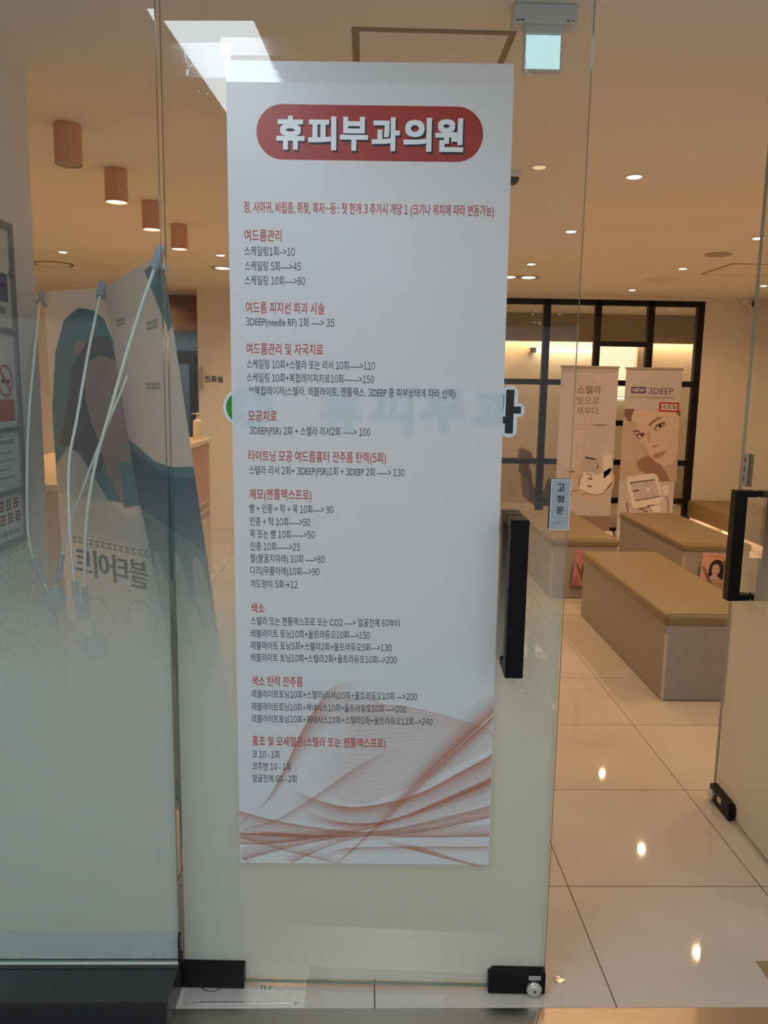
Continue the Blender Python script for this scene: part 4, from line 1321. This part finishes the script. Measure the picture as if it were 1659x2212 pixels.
def magazine(label, x, y, z, w, h, cover, hair, tilt, lab2):
    hd = thing('magazine_holder', lab2, 'magazine holder', (x, y, z), group='acrylic magazine holders')
    MB().box(-w / 2 - 0.008, w / 2 + 0.008, -0.006, -0.003, -0.012, h * 0.62).box(-w / 2 - 0.008, w / 2 + 0.008, -0.030, -0.0055, -0.015, -0.012) \
        .box(-w / 2 - 0.008, w / 2 + 0.008, -0.033, -0.030, -0.015, h * 0.30).build('pocket', M['acrylic'], hd)
    m = thing('magazine', label, 'magazine', (x, y - 0.017, z), group='magazines on the benches')
    m.rotation_euler = (math.radians(-3), math.radians(tilt), 0)
    MB().box(-w / 2, w / 2, -0.004, 0.004, 0.0, h).build('pages', M['p_white'], m)
    MB().box(-w / 2, w / 2, -0.005, -0.0041, 0.0, h).build('cover', cover, m)
    y1 = -0.0055
    MB().disc_y(0.02 * w / 0.19, h * 0.60, w * 0.30, y1, 24, ry=h * 0.24).poly_y([(-w * 0.20, h * 0.35), (w * 0.42, h * 0.30), (w * 0.40, h * 0.60), (-w * 0.2, h * 0.6)], y1).build('hair_print', hair, m)
    MB().disc_y(0.012, h * 0.555, w * 0.165, y1 - 0.0004, 24, ry=h * 0.155).poly_y([(-w * 0.30, 0.005), (w * 0.45, 0.005), (w * 0.38, h * 0.26), (w * 0.10, h * 0.42), (-w * 0.06, h * 0.42), (-w * 0.25, h * 0.26)], y1 - 0.0003).build('face_print', M['p_skin2'], m)
    MB().disc_y(0.012, h * 0.475, w * 0.05, y1 - 0.0008, 16, ry=h * 0.014).build('lip_print', M['notice_red'], m)
    MB().disc_y(-0.006, h * 0.58, w * 0.032, y1 - 0.0008, 12, ry=h * 0.010).disc_y(0.030, h * 0.58, w * 0.032, y1 - 0.0008, 12, ry=h * 0.010).build('eye_print', M['p_dark'], m)
    MB().poly_y([(-w * 0.48, h * 0.62), (-w * 0.40, h * 0.64), (w * 0.0, h * 0.16), (-w * 0.10, h * 0.12)], y1 - 0.0012).build('dark_stripe_print', M['p_hair'], m)
    tm = MB()
    for i in range(6):
        tm.poly_y([(-w * 0.2 + i * w * 0.09, h * 0.885), (-w * 0.2 + i * w * 0.09 + w * 0.06, h * 0.885), (-w * 0.2 + i * w * 0.09 + w * 0.06, h * 0.94), (-w * 0.2 + i * w * 0.09, h * 0.94)], y1 - 0.0005)
    tm.build('title_print', M['p_orange'] if cover is M['p_rose'] else M['p_white'], m)
    return m
magazine('rose coloured magazine with a black haired woman, on the bench at right', 2.485, 5.549, 0.110, 0.185, 0.265, M['p_rose'], M['p_dark'], 4, 'clear holder on the end of the bench before the wall bench')
magazine('pink magazine with white title, peeping out behind the front bench at left', 1.605, 5.680, 0.090, 0.185, 0.262, M['p_pink'], M['p_dark'], 7, 'clear holder on the end of the bench behind the fixed door sign')

# wall bench with glow beneath
wb = thing('wall_bench', 'brown padded wall bench with a light glowing beneath, at right', 'wall bench', (0, 0, 0))
c = MB().box(3.415, 4.048, 4.2, 8.34, 0.20, 0.375).build('seat', M['bench_dark'], wb, bevel=0.02, seg=4)
MB().box(3.70, 4.046, 4.25, 8.10, 0.0, 0.20).build('plinth', M['p_tan'], wb)
al = bpy.data.lights.new('bench_glow', 'AREA')
al.shape = 'RECTANGLE'; al.size = 0.10; al.size_y = 3.9; al.energy = 16.0; al.color = WARM
ao = bpy.data.objects.new('bench_glow', al); COL.objects.link(ao)
ao.location = (3.60, 6.3, 0.192)

# ------------------------------------------------------------------ roll-up banners before the partition
def rollup(label, x, w0, zt, zb, y=8.2):
    t = thing('roll_up_banner', label, 'banner', (x, y, 0), group='roll up banners before the black frame')
    MB().quad((0, 0, zb), (w0, 0, zb), (w0, 0, zt), (0, 0, zt)).build('sheet', M['vinyl'], t)
    MB().box(-0.008, w0 + 0.008, -0.008, 0.012, zt - 0.004, zt + 0.016).build('top_rail', M['vent'], t, bevel=0.003)
    MB().box(-0.01, w0 + 0.03, -0.05, 0.05, 0.0, 0.055).build('base', M['white_metal'], t, bevel=0.01)
    MB().tube([(w0 / 2, 0.03, 0.05), (w0 / 2, 0.03, zt)], 0.009, 10).build('back_pole', M['vent'], t, smooth=True)
    return t

ra = rollup('roll up banner showing a white laser machine, left of the portrait banner', 1.972, 0.585, 1.735, 0.05)
WA = 0.585
def ca(x, y):
    xl = 110 - (y - 65) * 0.0325
    return ((x - xl) / (690 - (y - 65) * 0.012) * WA, 1.74 - (y - 65) / 1765 * 1.515)
def polyset(name, m, polys, parent, y, conv):
    if name in ('hair', 'eyebrow', 'eye_shadow', 'eye_white', 'device_shade', 'inset_rim', 'inset_photo', 'cable'):
        return [MB().poly_y([conv(*a) for a in p], y).build(name, m, parent) for p in polys]
    q = MB()
    for p in polys:
        q.poly_y([conv(*a) for a in p], y)
    return q.build(name, m, parent)
def circ(cx, cy, r, n=28, ry=None):
    return [(cx + r * math.cos(2 * PI * i / n), cy + (ry or r) * math.sin(2 * PI * i / n)) for i in range(n)]
def bar(x0, y0, x1, y1, w):
    dx, dy = x1 - x0, y1 - y0
    l = math.hypot(dx, dy)
    nx, ny = -dy / l * w / 2, dx / l * w / 2
    return [(x0 + nx, y0 + ny), (x1 + nx, y1 + ny), (x1 - nx, y1 - ny), (x0 - nx, y0 - ny)]
def T(name, s, parent, m, x0, y0, x1, y1, y, conv, bold=0.0):
    a, b = conv(x0, y0), conv(x1, y1)
    return text(name, s, parent, m, a[0], (a[1] + b[1]) / 2, y, width=abs(b[0] - a[0]), height=abs(a[1] - b[1]), size=1, bold=bold)
e1, e2, e3, e4, e5 = -0.0012, -0.002, -0.0028, -0.0036, -0.0044
polyset('top_band', M['p_grey'], [[(108, 85), (797, 88), (796, 128), (107, 124)]], ra, e1, ca)
T('headline', '스텔라', ra, M['p_brown'], 305, 285, 588, 380, e1, ca, 0.0016)
T('headline', '빛으로', ra, M['p_brown'], 300, 410, 572, 505, e1, ca)
T('headline', '채우다', ra, M['p_brown'], 298, 535, 562, 625, e1, ca)
polyset('caption_print', M['p_tan'], [bar(635, 185, 745, 188, 14), bar(185, 745, 500, 745, 12), bar(185, 785, 655, 790, 12), bar(185, 683, 675, 683, 4), bar(170, 842, 660, 848, 4)], ra, e1, ca)
polyset('small_print', M['p_brown'], [bar(500, 745, 665, 745, 14)], ra, e2, ca)
polyset('dot_pattern', M['p_tan'], [circ(390, 992, 22), circ(310, 1065, 20), [(315, 968), (335, 992), (315, 1014), (298, 992)], [(467, 972), (486, 1008), (450, 1008)], [(390, 1042), (410, 1065), (390, 1090), (372, 1065)],
        circ(463, 1066, 22), [(312, 1118), (330, 1138), (312, 1158), (296, 1138)], [(395, 935), (412, 905), (380, 905)], circ(170, 1135, 10)], ra, e1, ca)
polyset('machine_shadow', M['p_tan'], [circ(530, 1400, 235, 36, 265)], ra, e1, ca)
polyset('machine_body', M['p_white'], [[(365, 1310), (600, 1330), (720, 1250), (735, 1420), (650, 1560), (540, 1600), (420, 1550), (345, 1500)], [(620, 1130), (700, 1090), (735, 1110), (735, 1280), (640, 1390)]], ra, e2, ca)
polyset('machine_screen_rim', M['vinyl'], [[(390, 1098), (625, 1145), (590, 1345), (362, 1285)]], ra, e3, ca)
polyset('machine_screen', M['p_grey'], [[(405, 1150), (585, 1180), (560, 1312), (388, 1275)]], ra, e4, ca)
polyset('key_print', M['p_dark'], [bar(410, 1132, 538, 1158, 16), bar(567, 1220, 560, 1265, 12), bar(425, 1328, 500, 1345, 6), bar(445, 1388, 498, 1396, 12), bar(447, 1474, 492, 1484, 14), bar(730, 1265, 690, 1340, 8), bar(735, 1430, 690, 1500, 8)], ra, e5, ca)
polyset('cable', M['p_brown'], [bar(385, 1320, 350, 1390, 14), bar(350, 1390, 345, 1480, 12), bar(420, 1560, 540, 1590, 9), bar(540, 1590, 640, 1560, 9), bar(640, 1560, 710, 1460, 9), bar(380, 1585, 430, 1555, 9)], ra, e5, ca)
polyset('orange_keys', M['p_orange'], [bar(490, 1290, 520, 1296, 14), circ(480, 1366, 10)], ra, e5, ca)
polyset('inset_rim', M['vinyl'], [circ(240, 1345, 86), circ(290, 1570, 84)], ra, e3, ca)
polyset('inset_photo', M['p_tan'], [circ(240, 1345, 74), circ(290, 1570, 72)], ra, e4, ca)
polyset('inset_detail', M['p_brown'], [bar(200, 1310, 290, 1300, 22), bar(250, 1545, 330, 1530, 10), circ(250, 1580, 9)], ra, e5, ca)
polyset('brown_band', M['p_brown'], [[(60, 1840), (718, 1842), (712, 2040), (52, 2040)]], ra, e1, ca)

rbn = rollup('roll up banner with a large portrait of a woman, in front of the black frame', 2.632, 0.578, 1.728, 0.05)
WB = 0.578
def cb(x, y):
    xl = 890 - (y - 80) * 0.041
    return ((x - xl) / (680 - (y - 80) * 0.012) * WB, 1.735 - (y - 80) / 1720 * 1.472)
polyset('photo_backdrop', M['vinyl_photo'], [[(871, 558), (1550, 570), (1518, 1424), (835, 1418)]], rbn, e1, cb)
polyset('shoulder', M['p_skin2'], [[(832, 1416), (842, 1290), (900, 1210), (1000, 1160), (1100, 1140), (1300, 1200), (1500, 1200), (1512, 1420)]], rbn, e2, cb)
polyset('neck_shadow', M['p_skin3'], [[(1030, 1200), (1120, 1130), (1190, 1118), (1262, 1185), (1340, 1235), (1400, 1330), (1440, 1420), (1300, 1422), (1190, 1350), (1070, 1290)]], rbn, e3, cb)
polyset('face', M['p_skin'], [[(955, 560), (1480, 572), (1538, 650), (1535, 800), (1528, 1080), (1480, 1180), (1420, 1225), (1340, 1235), (1262, 1185), (1190, 1112), (1120, 1060), (1060, 960), (1005, 830), (965, 720)]], rbn, e4, cb)
polyset('face_shade', M['p_skin2'], [[(1060, 960), (1110, 950), (1150, 1010), (1190, 1112), (1120, 1060)], [(1165, 800), (1200, 880), (1185, 980), (1160, 930), (1150, 840)], [(1222, 1022), (1295, 985), (1300, 955), (1270, 1000), (1225, 1010)], [(1000, 700), (1060, 760), (1010, 800), (970, 720)]], rbn, e5, cb)
e6, e7, e8 = -0.0052, -0.006, -0.0068
polyset('hair', M['p_hair'], [[(880, 560), (1000, 562), (965, 640), (962, 715), (930, 700), (905, 670), (876, 640)], [(1478, 572), (1552, 575), (1545, 640), (1515, 610)]], rbn, e6, cb)
polyset('eyebrow', M['p_hair'], [[(985, 815), (1030, 808), (1072, 812), (1060, 830), (985, 836)], [(1163, 758), (1215, 695), (1285, 655), (1355, 645), (1290, 675), (1228, 715), (1178, 765)]], rbn, e6, cb)
polyset('eye_shadow', M['p_skin3'], [[(1015, 870), (1050, 845), (1128, 838), (1125, 880), (1075, 918), (1040, 905)], [(1238, 805), (1262, 745), (1315, 712), (1378, 708), (1352, 765), (1300, 800), (1260, 815)]], rbn, e6, cb)
polyset('eye_white', M['p_white'], [[(1048, 885), (1075, 862), (1118, 862), (1105, 890), (1075, 905)], [(1255, 800), (1275, 765), (1320, 740), (1345, 745), (1330, 775), (1285, 800)]], rbn, e7, cb)
polyset('iris', M['p_dark'], [circ(1092, 874, 16), circ(1308, 758, 20), bar(1018, 872, 1055, 850, 8), bar(1055, 850, 1122, 850, 7), bar(1245, 795, 1270, 752, 7), bar(1270, 752, 1345, 722, 7)], rbn, e8, cb)
polyset('lips', M['p_lip'], [[(1225, 1108), (1290, 1078), (1338, 1072), (1398, 1042), (1365, 1098), (1315, 1140), (1262, 1145), (1232, 1125)]], rbn, e6, cb)
polyset('mouth_line', M['p_skin3'], [bar(1228, 1108, 1300, 1098, 6), bar(1300, 1098, 1396, 1045, 6), bar(1218, 1012, 1258, 992, 9)], rbn, e7, cb)
polyset('device_body', M['p_white'], [[(920, 1372), (1220, 1328), (1268, 1335), (1295, 1365), (1352, 1620), (1340, 1680), (1300, 1708), (1030, 1762), (990, 1730), (930, 1480)], [(1330, 1490), (1420, 1455), (1436, 1500), (1420, 1590), (1380, 1600)], [(1170, 1720), (1330, 1700), (1340, 1800), (1200, 1808)]], rbn, e4, cb)
polyset('device_shade', M['p_tan'], [[(870, 1590), (940, 1500), (985, 1720), (930, 1700)], [(1352, 1500), (1412, 1470), (1404, 1570), (1372, 1590)]], rbn, e3, cb)
polyset('device_screen', M['vinyl'], [[(968, 1440), (1255, 1400), (1330, 1612), (1030, 1668)]], rbn, e5, cb)
polyset('device_bars', M['p_purple'], [bar(962, 1446, 1258, 1402, 13), bar(1030, 1664, 1330, 1606, 10), bar(995, 1548, 1068, 1535, 18), bar(966, 1448, 976, 1470, 10)], rbn, e6, cb)
polyset('device_dial', M['p_grey'], [circ(1192, 1528, 30), circ(1250, 1582, 11), circ(1160, 1447, 12), circ(1130, 1452, 6), circ(1192, 1444, 6)], rbn, e6, cb)
polyset('device_dial_face', M['p_white'], [circ(1184, 1524, 24)], rbn, e7, cb)
polyset('device_cables', M['p_brown'], [bar(925, 1690, 950, 1806, 18), bar(1405, 1600, 1428, 1700, 15), bar(1428, 1700, 1425, 1806, 12), bar(1085, 1760, 1180, 1800, 22), bar(1190, 1730, 1235, 1800, 14), bar(1050, 1765, 1190, 1738, 10)], rbn, e5, cb)
polyset('badge', M['p_purple'], [[(956, 298), (1130, 298), (1128, 374), (953, 374)]], rbn, e1, cb)
T('badge_text', 'NEW', rbn, M['p_white'], 970, 312, 1118, 362, e2, cb, 0.001)
T('headline', '3DEEP', rbn, M['p_purple'], 1155, 305, 1458, 380, e1, cb)
T('tagline', 'Superior RF Multi Treatment Platform', rbn, M['p_brown'], 948, 405, 1478, 442, e1, cb)
polyset('sticker_frame', M['p_red'], [[(1296, 474), (1532, 478), (1528, 588), (1292, 582)]], rbn, e7, cb)
polyset('sticker_paper', M['p_white'], [[(1318, 492), (1512, 496), (1508, 570), (1314, 566)]], rbn, e8, cb)
T('sticker_text', '리프팅', rbn, M['p_dark'], 1328, 500, 1498, 560, -0.0074, cb, 0.0008)

# ------------------------------------------------------------------ reception counter, bottle, wall sign
ct = thing('reception_counter', 'reception counter with rose panel, left of the poster', 'counter', (0, 0, 0))
MB().box(-1.83, -1.235, 3.32, 6.38, 0.0, 1.06).build('body', M['counter_cream'], ct)
MB().box(-1.86, -1.215, 3.30, 6.40, 1.06, 1.09).build('worktop', M['counter_top'], ct, bevel=0.003)
MB().box(-1.235, -1.230, 3.6, 6.33, 0.62, 1.045).build('front_panel', M['counter_pink'], ct)
MB().box(-1.24, -1.228, 6.33, 6.375, 0.0, 1.058).build('end_strip', M['counter_top'], ct)
ln = MB()
for row in range(2):
    for i in range(9):
        y0 = 5.7 + i * 0.07
        ln.box(-1.235, -1.2335, y0, y0 + 0.05, 0.55 - row * 0.07, 0.595 - row * 0.07)
ln.build('panel_lettering', M['p_brown'], ct)
bt = thing('pump_bottle', 'cream pump bottle standing on the reception counter', 'bottle', (-1.285, 6.2, 1.09))
MB().lathe([(0.034, 0.0), (0.036, 0.004), (0.036, 0.13), (0.030, 0.142), (0.014, 0.150), (0.014, 0.162)], (0, 0, 0), 28).build('bottle_body', M['bottle'], bt, smooth=True)
MB().lathe([(0.006, 0.162), (0.006, 0.185), (0.013, 0.187), (0.013, 0.197), (0.008, 0.20)], (0, 0, 0), 18).box(-0.045, 0.0, -0.006, 0.006, 0.188, 0.197).build('pump', M['bottle'], bt, smooth=True)

ws = thing('wall_sign', 'small dark lettering sign on the back wall left of the poster', 'sign', (-1.66, 8.35, 1.56))
MB().box(-0.012, -0.006, -0.10, 0.0, -0.11, 0.12).build('blade', M['vent'], ws)
text('sign_text', '진료실', ws, M['ink_black'], 0.01, 0.0, -0.004, width=0.185, height=0.066, size=1, bold=0.0015)

# ------------------------------------------------------------------ room behind the partition
tl2 = thing('tube_lamp', 'long glowing tube lamp on the back room wall, above the laser banner', 'lamp', (0, 10.5, 0))
MB().tube([(2.18, 0, 2.006), (2.98, 0, 2.006)], 0.026, 14).build('tube', M['tube'], tl2, smooth=True)
MB().box(2.10, 2.18, -0.03, 0.115, 1.975, 2.035).box(2.98, 3.0, -0.03, 0.115, 1.975, 2.035).build('end_holder', M['vent'], tl2)
bl2 = thing('window_blind', 'cream slatted blind lit behind the black frame', 'blind', (0, 10.56, 0))
sl = MB()
for i in range(22):
    z = 1.42 + i * 0.031
    sl.quad((3.01, -0.03, z), (3.50, -0.03, z), (3.50, -0.002, z + 0.022), (3.01, -0.002, z + 0.022))
sl.build('slats', M['blind'], bl2)
MB().box(3.0, 3.51, -0.035, 0.01, 2.10, 2.13).build('head_rail', M['blind'], bl2)
MB().quad((3.01, 0.02, 1.4), (3.50, 0.02, 1.4), (3.50, 0.02, 2.1), (3.01, 0.02, 2.1)).build('lit_pane', emit('lit_window', (1.0, 0.80, 0.50), 3.0), bl2)
MB().box(3.52, 3.72, -0.02, 0.03, 1.3, 2.12).build('side_curtain', mat('white_curtain', (0.72, 0.68, 0.62), 0.8), bl2)
# hand-shaped chair
hc = thing('hand_chair', 'brown hand shaped chair behind the glass partition, above the bench', 'chair', (1.93, 9.15, 0))
MB().lathe([(0.17, 0.0), (0.18, 0.03), (0.06, 0.05), (0.045, 0.20), (0.10, 0.24)], (0.10, 0.05, 0), 24).build('pedestal', M['chair'], hc, smooth=True)
k = MB()
prof = [(-0.06, 0.25), (0.0, 0.20), (0.26, 0.20), (0.30, 0.27), (0.24, 0.33), (0.05, 0.34), (-0.02, 0.42), (-0.075, 0.60), (-0.10, 0.60), (-0.09, 0.42)]
k.prism([(p[0], p[1]) for p in prof], -0.20, 0.22, 'y')
k.build('palm_seat', M['chair'], hc, bevel=0.03, seg=4)
for i, (dy, top, dx) in enumerate(((-0.155, 0.84, -0.055), (-0.05, 0.83, 0.0), (0.06, 0.80, 0.05), (0.165, 0.74, 0.09))):
    b0 = Vector((-0.085, dy, 0.54))
    MB().tube(smooth_path([b0, b0 + Vector((dx * 0.5 - 0.035, 0, (top - 0.54) * 0.5)), Vector((-0.085 + dx - 0.02, dy, top - 0.02)), Vector((-0.085 + dx - 0.015, dy, top))], 12),
              [0.052] * 9 + [0.046, 0.038, 0.026, 0.010], 14).build('finger', M['chair'], hc, smooth=True)
MB().tube(smooth_path([(0.10, -0.2, 0.30), (0.14, -0.27, 0.42), (0.13, -0.27, 0.52)], 10), [0.05] * 8 + [0.045, 0.03, 0.012], 14).build('thumb', M['chair'], hc, smooth=True)

# cove light behind the soffit washing the far wall, and unseen spots added to brighten the rooms behind
cv = bpy.data.lights.new('cove_light', 'AREA')
cv.shape = 'RECTANGLE'; cv.size = 5.0; cv.size_y = 0.06; cv.energy = COVE_W; cv.color = WARM
co = bpy.data.objects.new('cove_light', cv); COL.objects.link(co)
co.location = (2.0, 10.53, 2.30)
for x in (0.9, 2.4, 3.9):
    add_spot(x, 9.5, CZ - 0.03, DOWNLIGHT_W * 0.5, WARM)
add_spot(-2.2, 8.7, CZ - 0.03, 4, WARM)
add_spot(-2.4, 9.75, CZ - 0.03, 9, (0.8, 0.92, 1.0))

# ------------------------------------------------------------------ the corridor lights: one panel mirrored in the glass, the rest added unseen
def led_panel(label, x0, x1, y0, y1, m='led_added'):
    t = thing('panel_light', label, 'ceiling light', ((x0 + x1) / 2, (y0 + y1) / 2, CZ), group='corridor panel lights')
    w, h = (x1 - x0) / 2, (y1 - y0) / 2
    MB().box(-w - 0.012, w + 0.012, -h - 0.012, h + 0.012, -0.006, 0.0).build('frame', M['white_metal'], t)
    MB().quad((-w, -h, -0.0065), (-w, h, -0.0065), (w, h, -0.0065), (w, -h, -0.0065)).build('diffuser', M[m], t)
    return t
led_panel('white rectangular panel light reflected in the glass at upper left', -0.566, -0.330, 0.20, 1.405, 'led')
led_panel('unseen white panel light added behind the viewer, over the middle', -0.38, 0.38, -2.2, -0.6)
led_panel('unseen white panel light added behind the viewer, toward the right end', 1.9, 2.6, -2.0, -0.6)
led_panel('unseen white panel light added behind the viewer, toward the left end', -3.05, -2.45, -2.0, -0.6)

# unseen warm downlights added to light the floor outside the door
for x, y, label in ((0.20, 0.55, 'unseen warm downlight added outside the door, mirrored behind the poster'),
                    (1.75, 1.00, 'unseen warm downlight added outside, toward the right end'),
                    (-1.45, 1.00, 'unseen warm downlight added outside, toward the left end')):
    t = thing('downlight', label, 'ceiling light', (x, y, CZ), group='added corridor downlights')
    MB().lathe([(0.046, 0.0), (0.046, -0.004), (0.040, -0.005), (0.030, -0.0012)], (0, 0, 0), 28).build('trim_ring', M['trim_ring'], t, smooth=True)
    MB().lathe([(0.028, -0.0022), (0.026, -0.0056)], (0, 0, 0), 24).build('lens', M['lamp'], t)
    add_spot(x, y, CZ - 0.03, CORRIDOR_W, (1.0, 0.72, 0.45), 110)
add_spot(-0.6, 7.3, CZ - 0.03, DOWNLIGHT_W * 1.3, (1.0, 0.76, 0.52))  # unseen whiter spot added to brighten the back wall at left
